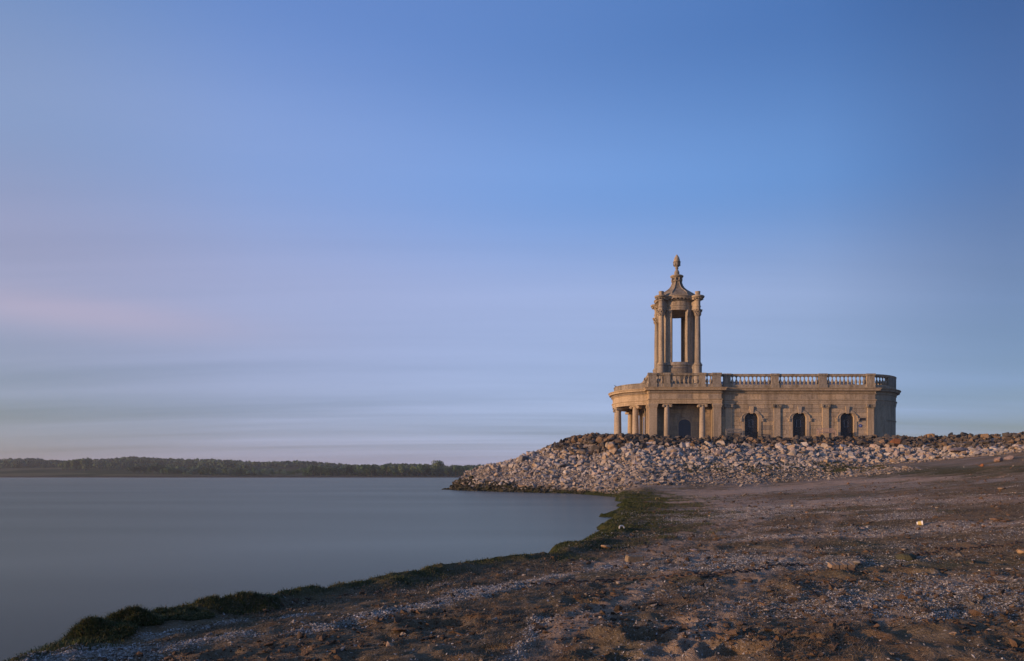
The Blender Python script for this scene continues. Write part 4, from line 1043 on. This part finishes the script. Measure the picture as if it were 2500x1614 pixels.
# dark crest boulders
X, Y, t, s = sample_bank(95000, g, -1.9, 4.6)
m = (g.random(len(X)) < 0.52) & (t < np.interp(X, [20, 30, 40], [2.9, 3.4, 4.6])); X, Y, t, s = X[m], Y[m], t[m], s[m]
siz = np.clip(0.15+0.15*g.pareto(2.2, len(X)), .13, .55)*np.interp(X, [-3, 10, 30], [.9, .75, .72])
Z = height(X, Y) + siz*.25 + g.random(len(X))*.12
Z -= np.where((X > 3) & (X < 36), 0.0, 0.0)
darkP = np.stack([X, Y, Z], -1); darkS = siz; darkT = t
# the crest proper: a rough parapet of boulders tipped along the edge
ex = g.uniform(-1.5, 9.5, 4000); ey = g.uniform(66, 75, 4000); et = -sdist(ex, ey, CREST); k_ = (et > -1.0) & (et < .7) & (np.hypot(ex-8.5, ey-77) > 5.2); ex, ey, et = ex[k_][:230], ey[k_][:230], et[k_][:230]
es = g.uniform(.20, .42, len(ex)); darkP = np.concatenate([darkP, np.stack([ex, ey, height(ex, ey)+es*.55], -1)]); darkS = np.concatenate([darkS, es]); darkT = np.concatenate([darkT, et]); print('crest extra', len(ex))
# pale slope boulders
X, Y, t, s = sample_bank(150000, g, 2.0, 12.2)
keep = g.random(len(X)) < np.clip(1.0-(t-9)/4.5, .25, 1)*.62
keep &= (t > np.interp(X, [20, 30, 40], [2.0, 3.0, 4.3])) & ~((t > 8.2) & (X > 20)) & ~((t > 5.0 + (44-X)*.25) & (X > 26))
X, Y, t, s = X[keep], Y[keep], t[keep], s[keep]
siz = np.clip(0.08+0.09*g.pareto(2.1, len(X)), .08, .44)*np.interp(t, [2, 8, 12.5], [1.08, .82, .55])
Z = height(X, Y) + siz*.2 + g.random(len(X))*.06
palP = np.stack([X, Y, Z], -1); palS = siz; palT = t; palSh = s
wet = (palP[:, 2] < 0.55) & (palP[:, 0] < 2)
def pick(P, S, n, ok):
    vis = np.where(ok, S/np.hypot(P[:, 0], P[:, 1]), 0)
    # face the camera: drop what sits behind the silhouette
    vis = np.where(P[:, 1] > 78, 0, vis); idx = np.argsort(-vis)[:n]; return idx
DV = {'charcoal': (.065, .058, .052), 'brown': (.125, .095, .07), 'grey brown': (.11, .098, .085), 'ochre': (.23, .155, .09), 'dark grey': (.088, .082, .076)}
PV = {'cream': (.42, .365, .30), 'grey': (.31, .285, .265), 'pinkish': (.38, .31, .27), 'tan': (.38, .285, .19), 'off white': (.46, .42, .375)}
def variants(D, name): return {k: [rmesh(name, i, m_) for i in range(14)] for k, m_ in ((k, mat_rock(k.replace(' ', '_')+'_rock', [tuple(v*.85 for v in c), tuple(v*1.12 for v in c)], False)) for k, c in D.items())}
DM, PM = variants(DV, 'dark_boulder'), variants(PV, 'pale_boulder')
def things(P, S, idx, meshes, name, cat, labeler, group):
    for i in idx:
        colour = list(meshes)[int(g.integers(len(meshes)))]
        o = bpy.data.objects.new(name, meshes[colour][int(g.integers(14))]); COL.objects.link(o)
        o.location = P[i]; o.rotation_euler = (g.normal()*.45, g.normal()*.45, g.random()*6.28)
        k = S[i]; o.scale = (k*g.uniform(.85, 1.3), k*g.uniform(.8, 1.15), k*g.uniform(.7, 1.1))
        tag(o, labeler(P[i], S[i], colour), cat, group)
def place_word(p):
    px = HX + p[0]/p[1]*F
    for lim, w in ((1300, 'at the far left end of the bank'), (1400, 'well left of the portico'), (1480, 'just left of the portico'), (1540, 'before the outer portico columns'), (1600, 'before the portico corner pier'),
                   (1660, 'before the left recessed column'), (1720, 'before the right recessed column'), (1790, 'before the grey bench'), (1860, 'below the first nave window'), (1925, 'between the first and middle windows'),
                   (1985, 'below the middle nave window'), (2045, 'before the wooden bench'), (2120, 'below the last nave window'), (2200, 'before the rounded east end'), (2280, 'just right of the church'), (2380, 'well right of the church')):
        if px < lim: return w
    return 'at the right edge of the view'
def sz(k): return 'large' if k > .38 else 'medium' if k > .27 else 'small'
di = pick(darkP, darkS, 290, darkT < 9); pi_ = pick(palP, palS, 290, ~wet)
def height_word(p): return 'high' if p[2] > 3.6 else 'midway' if p[2] > 2.2 else 'low'
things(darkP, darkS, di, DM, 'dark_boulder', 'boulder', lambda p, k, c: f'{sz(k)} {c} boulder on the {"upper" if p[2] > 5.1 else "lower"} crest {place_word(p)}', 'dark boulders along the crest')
things(palP, palS, pi_, PM, 'pale_boulder', 'boulder', lambda p, k, c: f'{sz(k)} {c} boulder {height_word(p)} on the slope {place_word(p)}', 'pale boulders on the slope')
msk = np.ones(len(darkP), bool); msk[di] = False
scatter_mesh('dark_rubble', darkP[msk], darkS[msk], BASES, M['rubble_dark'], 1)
msk = np.ones(len(palP), bool); msk[pi_] = False
scatter_mesh('pale_rubble', palP[msk & ~wet], palS[msk & ~wet], BASES, M['rubble_pale'], 2)
if (msk & wet).any(): scatter_mesh('wet_rubble', palP[wet], palS[wet]*.9, BASES, M['rock_wet'], 3)
print('dark', len(darkP), 'pale', len(palP), 'wet', int(wet.sum()))
# wet stones along the waterline of the point
gw = np.random.default_rng(31); X = gw.uniform(-16, 1.5, 60000); Y = gw.uniform(54, 82, 60000); s = sdist(X, Y, SHORE)
k_ = (s > -.35) & (s < np.interp(X, [-15, -8, -3, 1], [1.5, 1.3, .8, .5])) & (gw.random(60000) < .5); X, Y = X[k_], Y[k_]
siz = np.clip(.06+.06*gw.pareto(2.2, len(X)), .06, .30)*np.interp(X, [-15, -6, 0], [1.1, .9, .5])
scatter_mesh('wet_stones', np.stack([X, Y, height(X, Y)+siz*.2], -1), siz, BASES, M['rock_wet'], 33)
# small stones between and below
X, Y, t, s = sample_bank(230000, g, 2.2, 20, (-16, 45), (38, 90))
keep = (s > .5) & (g.random(len(X)) < np.clip((np.where(X < 14, 20.0, 19.0)-t)/np.where(X < 14, 5, 9), 0, 1)**1.3) & ~((X > 26) & (t > 9))
keep &= (t > 6) | (g.random(len(X)) < .4)
X, Y, t, s = X[keep], Y[keep], t[keep], s[keep]
siz = np.clip(.045+.035*g.pareto(2.0, len(X)), .045, .24)*np.where((X < 8) & (t > 11), 1.45, 1.0)
P = np.stack([X, Y, height(X, Y)+siz*.2], -1); print('pebbles', len(P))
scatter_mesh('small_stones', P, siz, PEB, M['pebble'], 4)
# special boulders
def special(px, py, Y, size, mat, label, seed, sc=(1, 1, 1), name='boulder', grp=None, sink=.25):
    V, T = rock_base(seed, 22); me = bpy.data.meshes.new(name); me.from_pydata(V.tolist(), [], T.tolist()); me.materials.append(mat)
    if Y is None: x, Y, zz = gp(px, py)
    x = (px-HX)/F*Y; z = float(height(x, Y)[0])
    bm = bmesh.new(); bm.from_mesh(me); bmesh.ops.bevel(bm, geom=bm.edges[:], offset=.05, segments=1, affect='EDGES'); bm.to_mesh(me); bm.free()
    o = bpy.data.objects.new(name, me); COL.objects.link(o); o.location = (x, Y, z+size*sc[2]*.38); o.scale = (size*sc[0], size*sc[1], size*sc[2]); o.rotation_euler.z = seed*.7
    tag(o, label, 'boulder' if size > .25 else 'stone', grp); return o
fixm = lambda nm, c: mat_rock(nm, [c, tuple(v*.85 for v in c)], False, 6)
gr = fixm('grey_rock', (.22, .20, .18)); tn = fixm('tan_rock', (.40, .27, .16)); rd = fixm('rust_rock', (.30, .13, .06)); bf = fixm('buff_rock', (.42, .32, .22)); dkr = fixm('dark_earth_rock', (.10, .075, .055))
special(1275, 1118, 69.5, .55, gr, 'large grey boulder standing up alone on the left skyline of the slope', 501, (1, .9, 1.15))
special(1274, 1190, None, .34, tn, 'squarish tan boulder at the dark waterline left of the pebble beach', 502, (1.3, 1, .9))
special(2188, 1062, 64.0, .62, rd, 'rust orange boulder on the crest under the church right corner', 503, (1.2, .8, .9))
special(2155, 1060, 65.2, .55, tn, 'large buff boulder on the crest just left of the rust orange one', 504, (1.3, .8, .8))
special(1530, 1058, 67.0, .50, dkr, 'tall dark brown boulder in front of the second portico column', 505, (.9, .9, 1.1))
special(1508, 1062, 66.8, .55, dkr, 'wide dark boulder at the foot of the leftmost portico column', 506, (1.4, .9, .9))
special(1495, 1083, 65.8, .55, tn, 'tan faced boulder below the leftmost portico column', 507, (1, .9, 1))
special(2345, 1105, None, .9, fixm('pinkish_slab', (.34, .26, .22)), 'long pinkish slab at the foot of the slope right of the church', 508, (1.9, .8, .45))
special(2438, 1128, None, .34, fixm('pink_stone', (.34, .23, .18)), 'pinkish stone lying on the mud at the right below the slope', 509)
special(2462, 1123, None, .36, fixm('pink_stone2', (.32, .24, .2)), 'pale stone beside the pinkish stone at the far right', 510)

# ------------------------------------------------------------------ things on the beach
def stone_at(px, py, wpx, label, mat, seed, flat=.7, name='stone'):
    x, y, z = gp(px, py); size = wpx/2/F*y
    V, T = rock_base(seed, 20, flat); me = bpy.data.meshes.new(name); me.from_pydata(V.tolist(), [], T.tolist()); me.materials.append(mat)
    bm = bmesh.new(); bm.from_mesh(me); bmesh.ops.bevel(bm, geom=bm.edges[:], offset=.08, segments=1, affect='EDGES'); bm.to_mesh(me); bm.free()
    o = bpy.data.objects.new(name, me); COL.objects.link(o); o.location = (x, y, float(height(x, y)[0])+size*flat*.45); o.scale = (size,)*3; o.rotation_euler.z = seed*1.3
    tag(o, label, 'stone'); return o
mo = fixm('mossy_rock', (.075, .075, .045)); pk = fixm('pale_pink_rock', (.42, .32, .27)); og = fixm('orange_rock', (.40, .22, .11))
stone_at(1478, 1339, 30, 'tan rounded stone on the dark weed near the water edge', tn, 601, .55)
stone_at(1692, 1345, 26, 'flat pale stone on the shell strewn mud', pk, 603, .35)
stone_at(1756, 1387, 11, 'small upright pale orange stone just above the rusty chain', og, 604, .9)
stone_at(2212, 1368, 62, 'large half buried mossy stone right of the grooved wooden block', mo, 605, .45)
stone_at(2095, 1378, 24, 'grey stone touching the right end of the grooved wooden block', gr, 606, .6)
stone_at(2208, 1343, 16, 'buff stone behind the large mossy stone', bf, 607, .5)
stone_at(2012, 1468, 34, 'dark brown clod of earth like stone right of centre', dkr, 608, .8)
stone_at(2494, 1352, 24, 'tan stone cut off by the right edge', tn, 609, .8)
stone_at(2428, 1273, 26, 'brown stone in a clump on the right side mud', fixm('brown_rock', (.22, .14, .09)), 610, .6)
stone_at(2452, 1275, 18, 'smaller brown stone right of the clumped brown stone', fixm('brown_rock2', (.2, .13, .085)), 611, .6)
stone_at(2071, 1182, 9, 'small orange stone alone on the green brown mud under the slope', og, 612, .9)
stone_at(1935, 1236, 9, 'small cream stone on the pink sand', bf, 613, .9)
stone_at(1970, 1253, 8, 'small orange stone lying to the right of the cream stone on pink sand', og, 614, .7)
stone_at(2011, 1152, 10, 'small orange stone at the weedy foot of the slope', og, 615, .9)
stone_at(2000, 1143, 9, 'small buff stone at the weedy foot of the slope above the orange one', bf, 616, .8)
stone_at(2398, 1140, 14, 'dark reddish stone on the mud at the right under the slope', rd, 617, .8)
stone_at(2445, 1195, 20, 'low tan stone on the mud at right', tn, 618, .45)
stone_at(2205, 1244, 30, 'flat pale slab flush in the mud left of the white cup', pk, 619, .18)
stone_at(2107, 1292, 16, 'flat pale stone left below the white cup', pk, 620, .5)
stone_at(1653, 1588, 12, 'little cream pebble on the rim of the round hole at the bottom', bf, 621, .8)
stone_at(1822, 1592, 9, 'little pale pebble beside the dark hole at the bottom', pk, 622, .9)
stone_at(2318, 1446, 16, 'small pinkish stone on the trampled mud at right', pk, 623, .5)
stone_at(2402, 1287, 9, 'small orange stone left of the brown stone clump', og, 624, .8)
stone_at(1560, 1204, 9, 'pale stone where the pebbles meet the weed', pk, 625, .7)
stone_at(1820, 1211, 18, 'low grey stone on the sand near the bay', gr, 626, .4)

# squared stone block
x, y, z = gp(1548, 1372); mb = MB(); mb.box(-.13, .13, -.09, .09, 0, .1, .008)
o = mb.build('stone_block', fixm('block_rock', (.30, .23, .15))); bm = bmesh.new(); bm.from_mesh(o.data); bmesh.ops.bevel(bm, geom=bm.edges[:], offset=.012, segments=2, affect='EDGES'); bm.to_mesh(o.data); bm.free()
o.location = (x, y, z-.01); o.rotation_euler = (.08, .05, .25); tag(o, 'squared tan stone block on the weed beside the pale shell band', 'stone block')

# grooved timber block: six boards side by side
x, y, z = gp(2052, 1388); y -= .02; W = 60/F*y; e = empty('timber_block', (x, y, float(height(x, y)[0])+.015), R(3)); e.rotation_euler.x = R(12)
for i in range(6):
    w = W/6; mb = MB(); mb.box(-w/2+.003, w/2-.003, -.06, .06, 0, .05+.004*(i % 2), .003); o = mb.build('board', mat_flat('block_timber', (.27, .19, .12), .9, nscale=18) if i == 0 else bt, e); bt = o.data.materials[0]
    o.location = (-W/2+w*(i+.5), random.uniform(-.004, .004), 0)
tag(e, 'grooved block of six short tan boards lying by the rusty chain', 'timber block')

# chains
def link_mesh(L_=.046, Wd=.026, r=.0105):
    mb = MB(); pts = []
    for i in range(14):
        a = 2*math.pi*i/14; pts.append((L_*math.cos(a)*(1.0 if abs(math.cos(a)) > .3 else 1.0), Wd*math.sin(a), 0))
    mb.tube(pts, r, 6, True, True); return mb.mesh('link')
LM = link_mesh(); LM.materials.append(mat_flat('rusty_iron', (.085, .055, .038), .9, nscale=60))
def chain(pts_px, label, group=None, scale=1.0):
    W = [Vector(gp(a, b)[:2]) for a, b in pts_px]
    path = []; 
    for a, b in zip(W[:-1], W[1:]):
        n = max(2, int((b-a).length/.02)); path += [a.lerp(b, i/n) for i in range(n)]
    # even steps, with a gentle wander
    out = [path[0]]; step = .072*scale
    for p in path:
        if (p-out[-1]).length >= step: out.append(p)
    e = empty('rusty_chain', (out[0].x, out[0].y, float(height(out[0].x, out[0].y)[0])))
    for i, (a, b) in enumerate(zip(out[:-1], out[1:])):
        d = b-a; wob = .012*math.sin(i*.7)+.02*math.sin(i*.23)
        m = (a+b)/2; zz = float(height(m.x, m.y)[0])+.008
        o = mkobj('link', LM, None, e); o.location = Vector((m.x+wob*-d.y/step, m.y+wob*d.x/step, zz)) - e.location
        o.rotation_euler = (R(18) if i % 2 else R(72), 0, math.atan2(d.y, d.x)+random.uniform(-.12, .12)); o.scale = (scale,)*3
    tag(e, label, 'chain', group); return e
chain([(1330, 1432), (1500, 1420), (1680, 1405), (1790, 1400), (1880, 1388), (1950, 1382), (2021, 1379)], 'rusty chain lying across the mud left of the grooved timber block')
chain([(2200, 1362), (2300, 1348), (2400, 1336), (2500, 1325)], 'rusty chain half buried in the mud right of the mossy stone')

# white cup lying on its side
x, y, z = gp(2238, 1283); e = empty('cup', (x, y, float(height(x, y)[0])+.045), R(-25)); k = 15/F*y/.11
wm = mat_flat('white_plastic', (.75, .74, .72), .4, bmp=0)
mb = MB(); mb.lathe([(.0, 0), (.030, 0), (.042, .095), (.045, .097), (.045, .1), (.039, .098), (.028, .004), (.0, .004)], 24, cap=False); o = mb.build('cup_wall', wm, e); o.rotation_euler = (0, R(82), 0); o.scale = (k,)*3
mb = MB(); mb.lathe([(.0345, .018), (.0415, .075)], 24, cap=False); o = mb.build('print_band', mat_flat('yellow_print', (.55, .42, .14), .5, bmp=0), e); o.rotation_euler = (0, R(82), 0); o.scale = (k,)*3
e.location.z -= .005; tag(e, 'white disposable cup lying on its side on the mud', 'cup')

def hoop(px, py, rpx, mat, label, name, rad=.012, lie=70):
    x, y, z = gp(px, py); rr = rpx/F*y
    mb = MB(); mb.tube([(rr*math.cos(a), rr*math.sin(a)*.9, 0) for a in np.linspace(-.3, math.pi+.3, 14)], rad, 6)
    o = mb.build(name, mat); o.location = (x, y, float(height(x, y)[0])+.01); o.rotation_euler = (R(lie), 0, .3); tag(o, label, 'hoop'); return o
hoop(1518, 1290, 6, mat_flat('white_pipe', (.5, .5, .48), .5, bmp=0), 'thin white hoop sticking out of the green weed by the bay', 'white_hoop', .018)
hoop(1606, 1220, 5.5, mat_flat('ochre_ring', (.24, .17, .05), .7), 'ochre brown curved ring standing in the mud near the bay head', 'ochre_ring', .03)
# driftwood pole at the right
a = gp(2425, 1114); b = (a[0]+3.2, a[1]+.6)
o = (lambda mb: (mb.tube([(0, 0, 0), (1.0, .2, .03), (2.1, .35, .06), (3.2, .6, .03)], [.05, .055, .045, .03], 7), mb.build('driftwood_pole', mat_flat('pale_driftwood', (.34, .24, .15), .9))))(MB())[1]
o.location = (a[0], a[1], a[2]+.08); tag(o, 'pale driftwood pole lying at the foot of the slope by the right edge', 'driftwood')
# birds on the portico parapet
def bird(x, y, z, rz, label):
    e = empty('bird', (x, y, z), rz); fm = M['iron']
    mb = MB()
    k = 12; prof = [(-.17, .012, .03), (-.10, .022, .05), (-.03, .055, .09), (.05, .062, .115), (.10, .045, .15), (.125, .032, .18), (.15, .034, .20), (.175, .02, .20), (.21, .004, .192)]
    vs = [(px_, r*math.cos(2*math.pi*i/k), zc+r*math.sin(2*math.pi*i/k)) for px_, r, zc in prof for i in range(k)]
    fs = [(j*k+i, j*k+(i+1) % k, (j+1)*k+(i+1) % k, (j+1)*k+i) for j in range(len(prof)-1) for i in range(k)]
    mb.add(vs, fs+[tuple(range(k)), tuple(range(len(vs)-k, len(vs)))], True); mb.build('body', fm, e)
    for s in (-1, 1): mb = MB(); mb.tube([(.02, s*.025, .06), (.025, s*.025, 0)], .006, 5); mb.build('leg', fm, e)
    for s in (-1, 1): mb = MB(); mb.add([(-.16, s*.03, .07), (.08, s*.066, .12), (.07, s*.06, .15), (-.05, s*.05, .13)], [(0, 1, 2, 3)]); mb.build('wing', fm, e)
    tag(e, label, 'bird')
bird(*px_at(1503, 945, 76.3)[:2], 11.375, 2.6, 'small dark bird perched on the left end of the portico parapet')
bird(*px_at(1497, 952, 77.4)[:2], 10.71, 3.3, 'small dark bird on the portico cornice ledge')

# ------------------------------------------------------------------ fine cover: shells, weed fibres, bank weed
def ground_pts(n, g, ymax, xr=(-.95, .80), power=1.7, ymin=3.0):
    Y = ymin + (ymax-ymin)*g.random(n)**power; X = g.uniform(xr[0], xr[1], n)*Y
    return X, Y
g = np.random.default_rng(99)
# shells: thin bent shards
X, Y = ground_pts(640000, g, 26, power=1.4); s = sdist(X, Y, SHORE); mk = shell_mask(X, Y, s)
keep = (g.random(len(X)) < mk**1.5*np.interp(X/Y, [-.2, .2], [1, .6]) + .015*(s > .5)); X, Y = X[keep], Y[keep]
n = len(X); sz_ = (.0048+.0075*g.random(n)**2)*(1+.04*Y); Z = height(X, Y)+sz_*.4; print('shells', n)
a = g.random(n)*6.28; tl = g.normal(size=(n, 2))*.45
u = np.stack([np.cos(a), np.sin(a), tl[:, 0]], -1)*sz_[:, None]; w = np.stack([-np.sin(a), np.cos(a), tl[:, 1]], -1)*(sz_*.65)[:, None]
c = np.stack([X, Y, Z], -1); up = np.array([0, 0, 1.])*(sz_*.45)[:, None]
V = np.stack([c-u, c-w*.8+up*.3, c+u, c+w, c+up], 1).reshape(-1, 3)
T = (np.array([[0, 1, 4], [1, 2, 4], [2, 3, 4], [3, 0, 4]])[None]+(np.arange(n)*5)[:, None, None]).reshape(-1, 3)
np_mesh('shell_litter', V, T, M['shell'], False, {'rnd': ('FLOAT', np.repeat(g.random(n), 5))}, 'stuff')
# clods and grit
X, Y = ground_pts(110000, g, 40, power=1.8); s = sdist(X, Y, SHORE); keep = (s > .7) & (fbm(X*1.5, Y*1.5, 3, 140) > .42); X, Y = X[keep], Y[keep]
siz = np.clip(.006+.006*g.pareto(2.2, len(X)), .006, .05)*(1+.03*Y); scatter_mesh('mud_clods', np.stack([X, Y, height(X, Y)+siz*.1], -1), siz, PEB, M['clod'], 9)
X, Y = ground_pts(5200, g, 48, power=1.2); s = sdist(X, Y, SHORE); keep = (s > .9); X, Y = X[keep], Y[keep]
siz = np.clip(.010+.009*g.pareto(2.0, len(X)), .010, .035)*(1+.02*Y); scatter_mesh('beach_pebbles', np.stack([X, Y, height(X, Y)+siz*.2], -1), siz, PEB, M['pebble'], 10)
def blades(name, X, Y, hgt, lean, width, mat, seed, base=0.0):
    g = np.random.default_rng(seed); n = len(X); Z = height(X, Y)-.004+base
    a = g.random(n)*6.28; h = hgt*(.5+.8*g.random(n)); l = lean*(.3+g.random(n))
    d = np.stack([np.cos(a), np.sin(a), np.zeros(n)], -1); sdv = np.stack([-np.sin(a), np.cos(a), np.zeros(n)], -1)
    c = np.stack([X, Y, Z], -1); up = np.array([0, 0, 1.])
    w = (width*(.6+.8*g.random(n)))[:, None]
    p0, p1 = c-sdv*w, c+sdv*w
    m0 = c + d*(l*.35*h)[:, None] + up*(h*.6)[:, None]; tip = c + d*(l*h)[:, None] + up*(h*np.clip(1-.35*l, .15, 1))[:, None]
    V = np.stack([p0, p1, m0+sdv*w*.7, m0-sdv*w*.7, tip], 1).reshape(-1, 3)
    T = (np.array([[0, 1, 2], [0, 2, 3], [3, 2, 4]])[None]+(np.arange(n)*5)[:, None, None]).reshape(-1, 3)
    np_mesh(name, V, T, mat, False, {'rnd': ('FLOAT', np.repeat(g.random(n), 5))}, 'stuff'); print(name, n)
M['weed'] = leaf_mat('bank_weed', [(.034, .046, .016), (.070, .090, .028), (.050, .060, .02), (.12, .11, .045), (.09, .07, .04)])
M['dryweed'] = leaf_mat('dry_weed', [(.09, .075, .05), (.16, .13, .09), (.06, .05, .034), (.22, .18, .135)])
# green weed on the bank
X, Y = ground_pts(900000, g, 60, (-.95, .35), 1.35); s = sdist(X, Y, SHORE)
wid = np.interp(Y, WY, WW)
pr = np.clip(1.1-np.maximum(s, 0)/wid + (fbm(X*2.1, Y*1.1, 3, 81)-.5)*2.4, 0, 1)*(s > -.08)
keep = g.random(len(X)) < pr; X, Y = X[keep][:300000], Y[keep][:300000]
blades('bank_weed', X, Y, np.interp(Y, [0, 8, 20, 60], [.045, .04, .05, .09])*(.5+fbm(X*3, Y*3, 2, 150)), 1.3, np.interp(Y, [0, 10, 60], [.0022, .003, .012]), M['weed'], 12)
# dry fibres on the mud
X, Y = ground_pts(420000, g, 24, power=1.6); s = sdist(X, Y, SHORE)
pr = np.clip((fbm(X*1.9, Y*1.5, 4, 160)-.44)*4 + .7*np.exp(-((s-1.0)/.5)**2), 0, 1)*(s > .5)*(1-.5*shell_mask(X, Y, s)); keep = g.random(len(X)) < pr*.95; X, Y = X[keep][:190000], Y[keep][:190000]
blades('dry_weed', X, Y, .028*(1+.03*Y), 2.2, .0014*(1+.10*Y), M['dryweed'], 13)
# taller weed hummock and stray stems near the left corner
def clump(px, py, n, r, h, seed):
    x, y, z = gp(px, py); gg = np.random.default_rng(seed); a = gg.random(n)*6.28; q = r*np.sqrt(gg.random(n))
    return x+q*np.cos(a), y+q*np.sin(a)*.8, h*(1-.55*(q/r)**2)
cx, cy, ch = [], [], []
for i, (x_, y_, r, h) in enumerate([(-3.93, 6.05, .24, .05), (-4.02, 5.72, .3, .045), (-3.45, 6.95, .42, .045), (-3.75, 6.45, .3, .04)]):
    gg = np.random.default_rng(i); a = gg.random(7000)*6.28; q = r*np.sqrt(gg.random(7000)); cx.append(x_+q*np.cos(a)); cy.append(y_+q*np.sin(a)*.7); ch.append(h*(.6+.8*gg.random(7000)**3))
blades('weed_hummocks', np.concatenate(cx), np.concatenate(cy), np.concatenate(ch), 1.3, .0022, M['weed'], 15)
# grass among the stones at the slope foot
gg = np.random.default_rng(8); X = gg.uniform(9, 26, 60000); Y = gg.uniform(46, 62, 60000)
t = -sdist(X, Y, CREST); keep = (fbm(X*.6, Y*.8, 3, 170) > .52) & (t > 8) & (t < 12.8); X, Y = X[keep], Y[keep]
blades('foot_grass', X, Y, np.full(len(X), .16), .9, .012, M['weed'], 16)
